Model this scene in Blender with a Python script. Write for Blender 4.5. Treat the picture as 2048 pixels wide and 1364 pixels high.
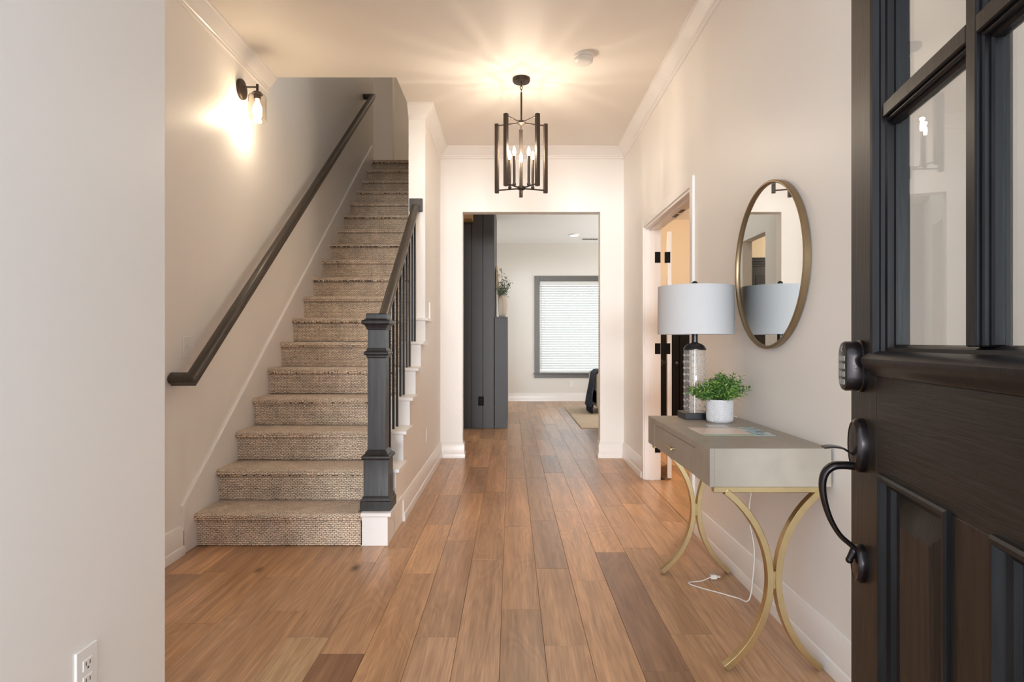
import bpy, bmesh, math, random
from mathutils import Vector, Matrix
random.seed(7)
for _o in list(bpy.data.objects):
    bpy.data.objects.remove(_o)
SC = bpy.context.scene
COL = SC.collection
PI = math.pi

# ------------------------------------------------------------------ camera
cam = bpy.data.cameras.new('camera')
camo = bpy.data.objects.new('camera', cam)
COL.objects.link(camo)
camo.location = (0, 0, 1.134)
camo.rotation_euler = (PI / 2, 0, 0)
cam.sensor_width = 36
cam.lens = 1240 / 2048 * 36
cam.shift_x = (1024 - 1022) / 2048
cam.shift_y = (685 - 682) / 2048
cam.clip_start = 0.02
SC.camera = camo

# ------------------------------------------------------------------ light
W = bpy.data.worlds.new('sky')
SC.world = W
W.use_nodes = True
wn = W.node_tree.nodes
wn['Background'].inputs[0].default_value = (0.80, 0.90, 1.0, 1)
wn['Background'].inputs[1].default_value = 1.9
EXPOSURE = 0.42
BULB_W = 3.0
SCONCE_W = 5.2
SC.view_settings.view_transform = 'Standard'
SC.view_settings.look = 'None'
SC.view_settings.gamma = 1
SC.view_settings.use_curve_mapping = False
SC.view_settings.exposure = EXPOSURE
SC.cycles.use_denoising = True
SC.cycles.max_bounces = 12
SC.cycles.diffuse_bounces = 8
SC.cycles.glossy_bounces = 6
SC.cycles.transparent_max_bounces = 16
SC.cycles.caustics_reflective = False
SC.cycles.caustics_refractive = False
SC.cycles.sample_clamp_indirect = 6


def area_light(name, loc, rot, sx, sy, power, color=(1, 1, 1)):
    l = bpy.data.lights.new(name, 'AREA')
    l.shape = 'RECTANGLE'
    l.size, l.size_y = sx, sy
    l.energy = power
    l.color = color
    o = bpy.data.objects.new(name, l)
    COL.objects.link(o)
    o.location = loc
    o.rotation_euler = rot
    return o


def point_light(name, loc, power, color, radius=0.02, parent=None):
    l = bpy.data.lights.new(name, 'POINT')
    l.energy = power
    l.color = color
    l.shadow_soft_size = radius
    o = bpy.data.objects.new(name, l)
    COL.objects.link(o)
    o.location = loc
    if parent:
        o.parent = parent
        o.location = Vector(loc) - parent.location
    return o


# daylight entering by the open entrance behind the camera; unseen side lamp added to brighten the far room
area_light('daylight_entrance', (-2.0, -8.0, 2.6), (PI / 2, 0, 0), 9.0, 4.6, 160, (0.88, 0.94, 1.0))
area_light('daylight_distance', (-1.6, -25.0, 1.6), (PI / 2, 0, 0), 9.0, 3.0, 4900, (0.94, 0.97, 1.0))
area_light('daylight_ground', (0.05, -2.2, 0.0), (math.radians(155), 0, 0), 3.0, 2.6, 25, (1.0, 0.98, 0.96))
area_light('far_room_fill', (3.85, 9.8, 1.5), (PI / 2 + 0.35, 0, PI / 2), 2.8, 2.0, 96, (0.93, 0.97, 1.0))

# ------------------------------------------------------------------ materials


def mat(name, col, rough=0.5, metal=0.0, **kw):
    m = bpy.data.materials.new(name)
    m.use_nodes = True
    n = m.node_tree.nodes
    b = n['Principled BSDF']
    b.inputs['Base Color'].default_value = (*col, 1)
    b.inputs['Roughness'].default_value = rough
    b.inputs['Metallic'].default_value = metal
    for k, v in kw.items():
        b.inputs[k].default_value = v
    return m


def N(m, t, **kw):
    n = m.node_tree.nodes.new(t)
    for k, v in kw.items():
        setattr(n, k, v)
    return n


def L(m, a, b):
    m.node_tree.links.new(a, b)


def bsdf(m):
    return m.node_tree.nodes['Principled BSDF']


def mottle(m, scale=(3, 3, 3), amt=0.06, detail=4, bump=0.0, bscale=200, bdist=0.001):
    """slight procedural variation of the base colour, and fine relief"""
    b = bsdf(m)
    c = b.inputs['Base Color'].default_value[:]
    tc = N(m, 'ShaderNodeTexCoord')
    mp = N(m, 'ShaderNodeMapping')
    mp.inputs['Scale'].default_value = scale
    L(m, tc.outputs['Object'], mp.inputs['Vector'])
    nz = N(m, 'ShaderNodeTexNoise')
    nz.inputs['Scale'].default_value = 1.0
    nz.inputs['Detail'].default_value = detail
    L(m, mp.outputs[0], nz.inputs['Vector'])
    mx = N(m, 'ShaderNodeMix', data_type='RGBA')
    mx.inputs[6].default_value = (*[max(0, x * (1 - amt)) for x in c[:3]], 1)
    mx.inputs[7].default_value = (*[min(1, x * (1 + amt)) for x in c[:3]], 1)
    L(m, nz.outputs['Fac'], mx.inputs[0])
    L(m, mx.outputs[2], b.inputs['Base Color'])
    if bump:
        n2 = N(m, 'ShaderNodeTexNoise')
        n2.inputs['Scale'].default_value = bscale
        n2.inputs['Detail'].default_value = 2
        L(m, tc.outputs['Object'], n2.inputs['Vector'])
        bp = N(m, 'ShaderNodeBump')
        bp.inputs['Strength'].default_value = bump
        bp.inputs['Distance'].default_value = bdist
        L(m, n2.outputs['Fac'], bp.inputs['Height'])
        L(m, bp.outputs[0], b.inputs['Normal'])
    return m


M = {}
M['wall'] = mottle(mat('wall_paint', (0.85, 0.82, 0.785), 0.42), (1.5, 1.5, 1.5), 0.012, 3, 0.12, 160)
M['wall_far'] = mottle(mat('wall_paint_living_room', (0.74, 0.715, 0.67), 0.5), (1.5, 1.5, 1.5), 0.012, 3)
M['wall_warm'] = mottle(mat('wall_paint_study', (0.74, 0.62, 0.47), 0.5), (1.5, 1.5, 1.5), 0.012, 3)
M['ceiling'] = mottle(mat('ceiling_paint', (0.84, 0.79, 0.73), 0.6), (2, 2, 2), 0.012, 3)
M['ceiling_far'] = mottle(mat('ceiling_paint_living_room', (0.88, 0.88, 0.87), 0.5), (2, 2, 2), 0.012, 3)
M['trim'] = mottle(mat('trim_paint', (0.85, 0.82, 0.795), 0.3), (3, 3, 3), 0.012, 3)
M['white_plastic'] = mottle(mat('white_plastic', (0.80, 0.78, 0.75), 0.35), (20, 20, 20), 0.02, 2)
M['dark_wood'] = mat('dark_stained_wood', (0.024, 0.021, 0.021), 0.36, **{'Specular IOR Level': 0.35})
M['rail_wood'] = mat('rail_stained_wood', (0.052, 0.041, 0.032), 0.36)
M['iron'] = mottle(mat('black_iron', (0.014, 0.015, 0.018), 0.42), (30, 30, 30), 0.2, 3)
M['bronze'] = mottle(mat('dark_bronze', (0.055, 0.040, 0.031), 0.40, 0.6), (30, 30, 30), 0.25, 4)
M['bronze_lock'] = mottle(mat('rubbed_bronze', (0.040, 0.033, 0.034), 0.26, 0.85), (40, 40, 20), 0.6, 5)
M['key'] = mottle(mat('lock_keys', (0.30, 0.30, 0.28), 0.35, 0.3), (60, 60, 60), 0.2, 3)
M['brass'] = mottle(mat('champagne_brass', (0.60, 0.475, 0.26), 0.27, 1.0), (30, 30, 30), 0.10, 3)
M['mirror_frame'] = mottle(mat('antique_brass', (0.30, 0.215, 0.125), 0.36, 0.8), (25, 25, 25), 0.15, 3)
M['mirror'] = mottle(mat('mirror_glass', (0.86, 0.89, 0.88), 0.0, 1.0), (1, 1, 1), 0.005, 2)
M['black'] = mottle(mat('black_lacquer', (0.010, 0.010, 0.012), 0.30), (20, 20, 20), 0.2, 3)
M['black_matt'] = mottle(mat('black_painted_wood', (0.006, 0.0045, 0.0045), 0.6, **{'Specular IOR Level': 0.12}), (4, 20, 4), 0.25, 3)
M['shade'] = mottle(mat('white_linen', (0.54, 0.535, 0.54), 0.8), (300, 300, 60), 0.03, 2)
M['pot'] = mottle(mat('white_ceramic', (0.58, 0.57, 0.58), 0.4), (30, 30, 30), 0.02, 2)
M['soil'] = mottle(mat('moss', (0.03, 0.06, 0.02), 0.9), (60, 60, 60), 0.5, 4)
M['stem'] = mottle(mat('green_stem', (0.07, 0.12, 0.03), 0.6), (60, 60, 60), 0.3, 3)
M['shiplap'] = mottle(mat('charcoal_paint', (0.038, 0.032, 0.031), 0.42, **{'Specular IOR Level': 0.3}), (2, 2, 14), 0.05, 4)
M['gray_casing'] = mottle(mat('gray_casing_paint', (0.115, 0.108, 0.100), 0.40), (5, 5, 5), 0.05, 3)
M['slat'] = mottle(mat('white_slat', (0.86, 0.86, 0.85), 0.4, **{'Transmission Weight': 0.0}), (4, 4, 4), 0.02, 2)
M['rug'] = mottle(mat('beige_rug', (0.58, 0.46, 0.33), 0.95), (7, 7, 7), 0.16, 5, 0.4, 400)
M['sofa'] = mottle(mat('cream_fabric', (0.68, 0.60, 0.51), 0.9), (60, 60, 60), 0.06, 3)
M['throw'] = mottle(mat('navy_knit', (0.030, 0.042, 0.062), 0.85), (40, 40, 22), 0.7, 3, 0.8, 60, 0.01)
M['fringe'] = mottle(mat('navy_yarn', (0.009, 0.010, 0.014), 0.9), (80, 80, 10), 0.4, 3)
M['vase'] = mottle(mat('stone_ceramic', (0.50, 0.42, 0.34), 0.6), (20, 20, 20), 0.08, 4)
M['oak_frame'] = mottle(mat('oak_frame', (0.40, 0.24, 0.11), 0.5), (30, 30, 4), 0.25, 4)
M['paper'] = mottle(mat('art_paper', (0.72, 0.70, 0.67), 0.8), (9, 9, 9), 0.05, 3)
M['beam'] = mottle(mat('mantel_wood', (0.30, 0.165, 0.065), 0.5), (3, 30, 30), 0.35, 5)
M['sage_leaf'] = mottle(mat('sage_leaf', (0.10, 0.13, 0.075), 0.7), (40, 40, 40), 0.4, 3)
M['twig'] = mottle(mat('twig_bark', (0.09, 0.06, 0.04), 0.8), (40, 40, 40), 0.3, 3)
M['concrete'] = mottle(mat('porch_concrete', (0.45, 0.44, 0.42), 0.9), (4, 4, 4), 0.1, 5)
M['lawn'] = mottle(mat('lawn_grass', (0.10, 0.16, 0.05), 0.95), (3, 3, 3), 0.4, 6)
M['fence'] = mottle(mat('grey_fence_wood', (0.34, 0.33, 0.31), 0.9), (6, 6, 1), 0.2, 5)
M['cord'] = mat('clear_cord', (0.62, 0.58, 0.53), 0.3)
mottle(M['cord'], (40, 40, 40), 0.05, 2)
M['card'] = mottle(mat('card_stock', (0.66, 0.66, 0.70), 0.6), (30, 90, 30), 0.1, 2)


def grain(m, axis_scale, amt, bump=0.25, dist=0.0006):
    """streaky wood grain along one axis"""
    b = bsdf(m)
    c = b.inputs['Base Color'].default_value[:]
    tc = N(m, 'ShaderNodeTexCoord')
    mp = N(m, 'ShaderNodeMapping')
    mp.inputs['Scale'].default_value = axis_scale
    L(m, tc.outputs['Object'], mp.inputs['Vector'])
    nz = N(m, 'ShaderNodeTexNoise')
    nz.inputs['Scale'].default_value = 1
    nz.inputs['Detail'].default_value = 6
    nz.inputs['Distortion'].default_value = 0.6
    L(m, mp.outputs[0], nz.inputs['Vector'])
    rp = N(m, 'ShaderNodeMapRange')
    rp.inputs['From Min'].default_value = 0.35
    rp.inputs['From Max'].default_value = 0.65
    L(m, nz.outputs['Fac'], rp.inputs['Value'])
    mx = N(m, 'ShaderNodeMix', data_type='RGBA')
    mx.inputs[6].default_value = (*[x * (1 - amt) for x in c[:3]], 1)
    mx.inputs[7].default_value = (*[x * (1 + amt) for x in c[:3]], 1)
    L(m, rp.outputs[0], mx.inputs[0])
    L(m, mx.outputs[2], b.inputs['Base Color'])
    bp = N(m, 'ShaderNodeBump')
    bp.inputs['Strength'].default_value = bump
    bp.inputs['Distance'].default_value = dist
    L(m, rp.outputs[0], bp.inputs['Height'])
    L(m, bp.outputs[0], b.inputs['Normal'])
    return m


grain(M['dark_wood'], (40, 40, 3), 0.25)
grain(M['rail_wood'], (60, 5, 5), 0.2)
M['door_v'] = grain(mat('door_stile_wood', (0.019, 0.0135, 0.010), 0.40, **{'Specular IOR Level': 0.32}), (160, 160, 6), 0.40, 0.35, 0.0005)
M['door_h'] = grain(mat('door_rail_wood', (0.014, 0.011, 0.0095), 0.38, **{'Specular IOR Level': 0.3}), (7, 130, 130), 0.35, 0.6, 0.0009)
M['door_bead'] = grain(mat('door_bead_wood', (0.011, 0.0095, 0.010), 0.36, **{'Specular IOR Level': 0.2}), (60, 60, 5), 0.3, 0.2)
M['console'] = grain(mat('grey_shagreen', (0.325, 0.285, 0.235), 0.42), (9, 9, 9), 0.06, 0.15)
M['console_end'] = M['console']


def glass(name, tint=(1, 1, 1), spec=1.0, rough=0.0, ior=1.5, frost=0.0):
    """clear sheet: lets light straight through, mirrors by Fresnel"""
    m = bpy.data.materials.new(name)
    m.use_nodes = True
    nt = m.node_tree
    for n in list(nt.nodes):
        if n.type == 'BSDF_PRINCIPLED':
            nt.nodes.remove(n)
    out = nt.nodes['Material Output']
    tr = N(m, 'ShaderNodeBsdfTransparent')
    tr.inputs[0].default_value = (*tint, 1)
    gl = N(m, 'ShaderNodeBsdfGlossy')
    gl.inputs['Roughness'].default_value = rough
    lw = N(m, 'ShaderNodeLayerWeight')
    pw = N(m, 'ShaderNodeMath', operation='POWER')
    pw.inputs[1].default_value = 5.0
    L(m, lw.outputs['Facing'], pw.inputs[0])
    f0 = ((ior - 1) / (ior + 1)) ** 2
    mu = N(m, 'ShaderNodeMath', operation='MULTIPLY_ADD', use_clamp=True)   # Schlick
    mu.inputs[1].default_value = (1 - f0) * spec
    mu.inputs[2].default_value = f0 * spec
    L(m, pw.outputs[0], mu.inputs[0])
    mx = N(m, 'ShaderNodeMixShader')
    L(m, mu.outputs[0], mx.inputs[0])
    L(m, tr.outputs[0], mx.inputs[1])
    L(m, gl.outputs[0], mx.inputs[2])
    last = mx
    if frost:
        df = N(m, 'ShaderNodeBsdfDiffuse')
        df.inputs[0].default_value = (0.85, 0.83, 0.80, 1)
        last = N(m, 'ShaderNodeMixShader')
        last.inputs[0].default_value = frost
        L(m, mx.outputs[0], last.inputs[1])
        L(m, df.outputs[0], last.inputs[2])
    L(m, last.outputs[0], out.inputs['Surface'])
    return m


M['glass'] = glass('window_glass', (0.96, 0.98, 0.97), 1.0)
M['door_glass'] = glass('door_glass', (0.95, 0.97, 0.97), 1.0)
M['lamp_glass'] = glass('hobnail_glass', (0.985, 0.985, 0.98), 1.4, 0.05, frost=0.10)
M['knob_glass'] = glass('hobnail_knob_glass', (0.90, 0.90, 0.89), 2.5, 0.05, frost=0.2)
M['sconce_glass'] = glass('seeded_glass', (0.97, 0.95, 0.92), 1.0, 0.02)
M['bulb_glass'] = glass('bulb_glass', (1, 0.97, 0.9), 1.0)


def emit(name, col, s):
    m = mat(name, col, 0.5)
    bsdf(m).inputs['Emission Color'].default_value = (*col, 1)
    bsdf(m).inputs['Emission Strength'].default_value = s
    return m


M['bulb'] = emit('lit_bulb', (1.0, 0.80, 0.52), 30)
M['downlight'] = emit('downlight_lens', (1.0, 0.97, 0.92), 1.6)

# --- wood floor: grain follows each plank, tint from each plank's own colour
fl = mat('oak_plank', (0.4, 0.25, 0.15), 0.36)
M['floor'] = fl
oi = N(fl, 'ShaderNodeObjectInfo')
geo = N(fl, 'ShaderNodeNewGeometry')
rv = N(fl, 'ShaderNodeVectorMath', operation='SCALE')
cmb = N(fl, 'ShaderNodeCombineXYZ')
for i in range(3):
    L(fl, oi.outputs['Random'], cmb.inputs[i])
L(fl, cmb.outputs[0], rv.inputs[0])
rv.inputs['Scale'].default_value = 37.0
ad = N(fl, 'ShaderNodeVectorMath', operation='ADD')
L(fl, geo.outputs['Position'], ad.inputs[0])
L(fl, rv.outputs[0], ad.inputs[1])


def scaled(sx, sy):
    q = N(fl, 'ShaderNodeVectorMath', operation='MULTIPLY')
    q.inputs[1].default_value = (sx, sy, 1)
    L(fl, ad.outputs[0], q.inputs[0])
    return q.outputs[0]


nz1 = N(fl, 'ShaderNodeTexNoise')
nz1.inputs['Scale'].default_value = 1
nz1.inputs['Detail'].default_value = 5
nz1.inputs['Distortion'].default_value = 1.2
L(fl, scaled(7.5, 0.8), nz1.inputs['Vector'])
# cathedral rings: sine of a smooth stretched noise
nzr = N(fl, 'ShaderNodeTexNoise')
nzr.inputs['Scale'].default_value = 1
nzr.inputs['Detail'].default_value = 1.5
nzr.inputs['Distortion'].default_value = 0.4
L(fl, scaled(6.0, 1.1), nzr.inputs['Vector'])
mulr = N(fl, 'ShaderNodeMath', operation='MULTIPLY')
mulr.inputs[1].default_value = 80
L(fl, nzr.outputs['Fac'], mulr.inputs[0])
sinr = N(fl, 'ShaderNodeMath', operation='SINE')
L(fl, mulr.outputs[0], sinr.inputs[0])
# fine pores
nzf = N(fl, 'ShaderNodeTexNoise')
nzf.inputs['Scale'].default_value = 1
nzf.inputs['Detail'].default_value = 4
L(fl, scaled(150, 5), nzf.inputs['Vector'])
# knots
vor = N(fl, 'ShaderNodeTexVoronoi')
vor.inputs['Scale'].default_value = 1
L(fl, scaled(4.2, 1.7), vor.inputs['Vector'])
kn = N(fl, 'ShaderNodeMapRange')
kn.inputs['From Min'].default_value = 0.02
kn.inputs['From Max'].default_value = 0.11
kn.inputs['To Min'].default_value = 1
kn.inputs['To Max'].default_value = 0
L(fl, vor.outputs['Distance'], kn.inputs['Value'])
sepc = N(fl, 'ShaderNodeSeparateColor')
L(fl, vor.outputs['Color'], sepc.inputs[0])
gt = N(fl, 'ShaderNodeMath', operation='GREATER_THAN')
gt.inputs[1].default_value = 0.83
L(fl, sepc.outputs[0], gt.inputs[0])
knm = N(fl, 'ShaderNodeMath', operation='MULTIPLY')
L(fl, kn.outputs[0], knm.inputs[0])
L(fl, gt.outputs[0], knm.inputs[1])


def mixrgb(fac, a, b, mode='MIX'):
    x = N(fl, 'ShaderNodeMix', data_type='RGBA', blend_type=mode)
    if isinstance(fac, float):
        x.inputs[0].default_value = fac
    else:
        L(fl, fac, x.inputs[0])
    for k, v in ((6, a), (7, b)):
        if isinstance(v, tuple):
            x.inputs[k].default_value = (*v, 1)
        else:
            L(fl, v, x.inputs[k])
    return x.outputs[2]


mr1 = N(fl, 'ShaderNodeMapRange')
mr1.inputs['From Min'].default_value = 0.30
mr1.inputs['From Max'].default_value = 0.70
L(fl, nz1.outputs['Fac'], mr1.inputs['Value'])
tone = mixrgb(mr1.outputs[0], (0.82, 0.80, 0.78), (1.14, 1.13, 1.12))
mrs = N(fl, 'ShaderNodeMapRange')
mrs.inputs['From Min'].default_value = -1
mrs.inputs['From Max'].default_value = 1
L(fl, sinr.outputs[0], mrs.inputs['Value'])
ring = mixrgb(mrs.outputs[0], (0.93, 0.915, 0.90), (1.035, 1.035, 1.035))
mrf = N(fl, 'ShaderNodeMapRange')
mrf.inputs['From Min'].default_value = 0.30
mrf.inputs['From Max'].default_value = 0.60
L(fl, nzf.outputs['Fac'], mrf.inputs['Value'])
pore = mixrgb(mrf.outputs[0], (0.78, 0.75, 0.72), (1.05, 1.05, 1.05))
c1 = mixrgb(1.0, oi.outputs['Color'], tone, 'MULTIPLY')
c2 = mixrgb(1.0, c1, ring, 'MULTIPLY')
c3 = mixrgb(1.0, c2, pore, 'MULTIPLY')
nzs = N(fl, 'ShaderNodeTexNoise')
nzs.inputs['Scale'].default_value = 1
nzs.inputs['Detail'].default_value = 4
L(fl, scaled(42, 1.3), nzs.inputs['Vector'])
mst = N(fl, 'ShaderNodeMapRange')
mst.inputs['From Min'].default_value = 0.32
mst.inputs['From Max'].default_value = 0.66
L(fl, nzs.outputs['Fac'], mst.inputs['Value'])
c3 = mixrgb(1.0, c3, mixrgb(mst.outputs[0], (0.86, 0.84, 0.82), (1.09, 1.09, 1.09)), 'MULTIPLY')
c4 = mixrgb(knm.outputs[0], c3, (0.055, 0.030, 0.018))
L(fl, c4, bsdf(fl).inputs['Base Color'])
mrr = N(fl, 'ShaderNodeMapRange')
mrr.inputs['To Min'].default_value = 0.24
mrr.inputs['To Max'].default_value = 0.38
L(fl, nzf.outputs['Fac'], mrr.inputs['Value'])
L(fl, mrr.outputs[0], bsdf(fl).inputs['Roughness'])
addh = N(fl, 'ShaderNodeMath', operation='MULTIPLY_ADD')
addh.inputs[1].default_value = 0.35
L(fl, sinr.outputs[0], addh.inputs[0])
L(fl, nzf.outputs['Fac'], addh.inputs[2])
bpf = N(fl, 'ShaderNodeBump')
bpf.inputs['Strength'].default_value = 0.35
bpf.inputs['Distance'].default_value = 0.0008
L(fl, addh.outputs[0], bpf.inputs['Height'])
L(fl, bpf.outputs[0], bsdf(fl).inputs['Normal'])

# --- carpet: basket weave
cp = mat('woven_carpet', (0.2, 0.16, 0.12), 0.95)
M['carpet'] = cp
tcc = N(cp, 'ShaderNodeNewGeometry')
sx = N(cp, 'ShaderNodeSeparateXYZ')
L(cp, tcc.outputs['Position'], sx.inputs[0])
sm = N(cp, 'ShaderNodeMath', operation='ADD')
L(cp, sx.outputs['Y'], sm.inputs[0])
L(cp, sx.outputs['Z'], sm.inputs[1])
cv = N(cp, 'ShaderNodeCombineXYZ')
L(cp, sx.outputs['X'], cv.inputs[0])
L(cp, sm.outputs[0], cv.inputs[1])
wob = N(cp, 'ShaderNodeTexNoise')
wob.inputs['Scale'].default_value = 60
L(cp, cv.outputs[0], wob.inputs['Vector'])
wsc = N(cp, 'ShaderNodeVectorMath', operation='SCALE')
wsc.inputs['Scale'].default_value = 0.013
L(cp, wob.outputs['Color'], wsc.inputs[0])
wad = N(cp, 'ShaderNodeVectorMath', operation='ADD')
L(cp, cv.outputs[0], wad.inputs[0])
L(cp, wsc.outputs[0], wad.inputs[1])
br = N(cp, 'ShaderNodeTexBrick')
br.inputs['Scale'].default_value = 1.0
br.inputs['Brick Width'].default_value = 0.021
br.inputs['Row Height'].default_value = 0.0105
br.inputs['Mortar Size'].default_value = 0.0016
br.inputs['Mortar Smooth'].default_value = 0.6
br.inputs['Color1'].default_value = (0.88, 0.71, 0.54, 1)
br.inputs['Color2'].default_value = (0.70, 0.55, 0.41, 1)
br.inputs['Mortar'].default_value = (0.075, 0.054, 0.044, 1)
L(cp, wad.outputs[0], br.inputs['Vector'])
cno = N(cp, 'ShaderNodeTexNoise')
cno.inputs['Scale'].default_value = 9
cno.inputs['Detail'].default_value = 5
L(cp, cv.outputs[0], cno.inputs['Vector'])
cmr = N(cp, 'ShaderNodeMapRange')
cmr.inputs['From Min'].default_value = 0.3
cmr.inputs['From Max'].default_value = 0.7
cmr.inputs['To Min'].default_value = 0.86
cmr.inputs['To Max'].default_value = 1.14
L(cp, cno.outputs['Fac'], cmr.inputs['Value'])
cfn = N(cp, 'ShaderNodeTexNoise')
cfn.inputs['Scale'].default_value = 420
L(cp, cv.outputs[0], cfn.inputs['Vector'])
cmf = N(cp, 'ShaderNodeMapRange')
cmf.inputs['From Min'].default_value = 0.3
cmf.inputs['From Max'].default_value = 0.7
cmf.inputs['To Min'].default_value = 0.7
cmf.inputs['To Max'].default_value = 1.3
L(cp, cfn.outputs['Fac'], cmf.inputs['Value'])
cmm = N(cp, 'ShaderNodeMath', operation='MULTIPLY')
L(cp, cmr.outputs[0], cmm.inputs[0])
L(cp, cmf.outputs[0], cmm.inputs[1])
cmx = N(cp, 'ShaderNodeVectorMath', operation='SCALE')
L(cp, br.outputs['Color'], cmx.inputs[0])
L(cp, cmm.outputs[0], cmx.inputs['Scale'])
L(cp, cmx.outputs[0], bsdf(cp).inputs['Base Color'])
cb = N(cp, 'ShaderNodeBump', invert=True)
cb.inputs['Strength'].default_value = 0.8
cb.inputs['Distance'].default_value = 0.003
L(cp, br.outputs['Fac'], cb.inputs['Height'])
L(cp, cb.outputs[0], bsdf(cp).inputs['Normal'])
bsdf(cp).inputs['Sheen Weight'].default_value = 0.2

# --- leaves with two greens
lf = mat('green_leaf', (0.1, 0.25, 0.05), 0.45)
M['leaf'] = lf
lt = N(lf, 'ShaderNodeNewGeometry')
lr = N(lf, 'ShaderNodeValToRGB')
e = lr.color_ramp.elements
e[0].color = (0.018, 0.075, 0.012, 1)
e[1].color = (0.27, 0.40, 0.075, 1)
lm = lr.color_ramp.elements.new(0.55)
lm.color = (0.075, 0.19, 0.028, 1)
L(lf, lt.outputs['Random Per Island'], lr.inputs[0])
L(lf, lr.outputs[0], bsdf(lf).inputs['Base Color'])

# --- printed flyer: blocks of colour across the sheet
fy = mat('printed_flyer', (0.8, 0.75, 0.7), 0.35)
M['flyer'] = fy
ft = N(fy, 'ShaderNodeTexCoord')
fs = N(fy, 'ShaderNodeSeparateXYZ')
L(fy, ft.outputs['Generated'], fs.inputs[0])
fr1 = N(fy, 'ShaderNodeValToRGB')
fr1.color_ramp.interpolation = 'CONSTANT'
e = fr1.color_ramp.elements
e[0].color = (0.30, 0.42, 0.30, 1)
e[0].position = 0
e[1].color = (0.80, 0.66, 0.58, 1)
e[1].position = 0.10
for p, c in ((0.86, (0.62, 0.50, 0.42)),):
    q = e.new(p)
    q.color = (*c, 1)
L(fy, fs.outputs['Y'], fr1.inputs[0])
fr2 = N(fy, 'ShaderNodeValToRGB')
fr2.color_ramp.interpolation = 'CONSTANT'
e = fr2.color_ramp.elements
e[0].color = (0, 0, 0, 1)
e[1].color = (1, 1, 1, 1)
e[1].position = 0.72
L(fy, fs.outputs['X'], fr2.inputs[0])
fnz = N(fy, 'ShaderNodeTexNoise')
fnz.inputs['Scale'].default_value = 6
L(fy, ft.outputs['Generated'], fnz.inputs['Vector'])
fr3 = N(fy, 'ShaderNodeValToRGB')
e = fr3.color_ramp.elements
e[0].color = (0.12, 0.13, 0.16, 1)
e[0].position = 0.38
e[1].color = (0.80, 0.78, 0.76, 1)
e[1].position = 0.62
q = e.new(0.5)
q.color = (0.25, 0.48, 0.55, 1)
L(fy, fnz.outputs['Fac'], fr3.inputs[0])
fmx = N(fy, 'ShaderNodeMix', data_type='RGBA')
L(fy, fr2.outputs[0], fmx.inputs[0])
L(fy, fr1.outputs[0], fmx.inputs[6])
L(fy, fr3.outputs[0], fmx.inputs[7])
L(fy, fmx.outputs[2], bsdf(fy).inputs['Base Color'])

# ------------------------------------------------------------------ helpers


def box(bm, x0, x1, y0, y1, z0, z1, bev=0.0, seg=1):
    t = bmesh.new()
    bmesh.ops.create_cube(t, size=1)
    for v in t.verts:
        v.co = ((x0 + x1) / 2 + v.co.x * (x1 - x0), (y0 + y1) / 2 + v.co.y * (y1 - y0), (z0 + z1) / 2 + v.co.z * (z1 - z0))
    if bev:
        bmesh.ops.bevel(t, geom=t.edges[:], offset=bev, segments=seg, profile=0.5, affect='EDGES')
    merge(bm, t)


def merge(bm, t):
    me = bpy.data.meshes.new('tmp')
    t.to_mesh(me)
    t.free()
    bm.from_mesh(me)
    bpy.data.meshes.remove(me)


def B(*a, **k):
    bm = bmesh.new()
    box(bm, *a, **k)
    return bm


def prism(bm, poly, axis, a, b):
    """extrude a polygon along an axis; poly in the two other axes in xyz order"""
    def P(p, t):
        if axis == 'x':
            return (t, p[0], p[1])
        if axis == 'y':
            return (p[0], t, p[1])
        return (p[0], p[1], t)
    va = [bm.verts.new(P(p, a)) for p in poly]
    vb = [bm.verts.new(P(p, b)) for p in poly]
    n = len(poly)
    fs = [bm.faces.new(va), bm.faces.new(vb[::-1])]
    for i in range(n):
        fs.append(bm.faces.new((va[i], vb[i], vb[(i + 1) % n], va[(i + 1) % n])))
    bmesh.ops.recalc_face_normals(bm, faces=bm.faces[:])


def lathe(bm, prof, c=(0, 0, 0), seg=24, axis='z', cap=True):
    rings = []
    for r, h in prof:
        ring = []
        for i in range(seg):
            a = 2 * PI * i / seg
            u, v = r * math.cos(a), r * math.sin(a)
            p = (u, v, h) if axis == 'z' else ((h, u, v) if axis == 'x' else (u, h, v))
            ring.append(bm.verts.new((p[0] + c[0], p[1] + c[1], p[2] + c[2])))
        rings.append(ring)
    for a, b in zip(rings, rings[1:]):
        for i in range(seg):
            bm.faces.new((a[i], a[(i + 1) % seg], b[(i + 1) % seg], b[i]))
    if cap:
        bm.faces.new(rings[0][::-1])
        bm.faces.new(rings[-1])
    bmesh.ops.recalc_face_normals(bm, faces=bm.faces[:])


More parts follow.
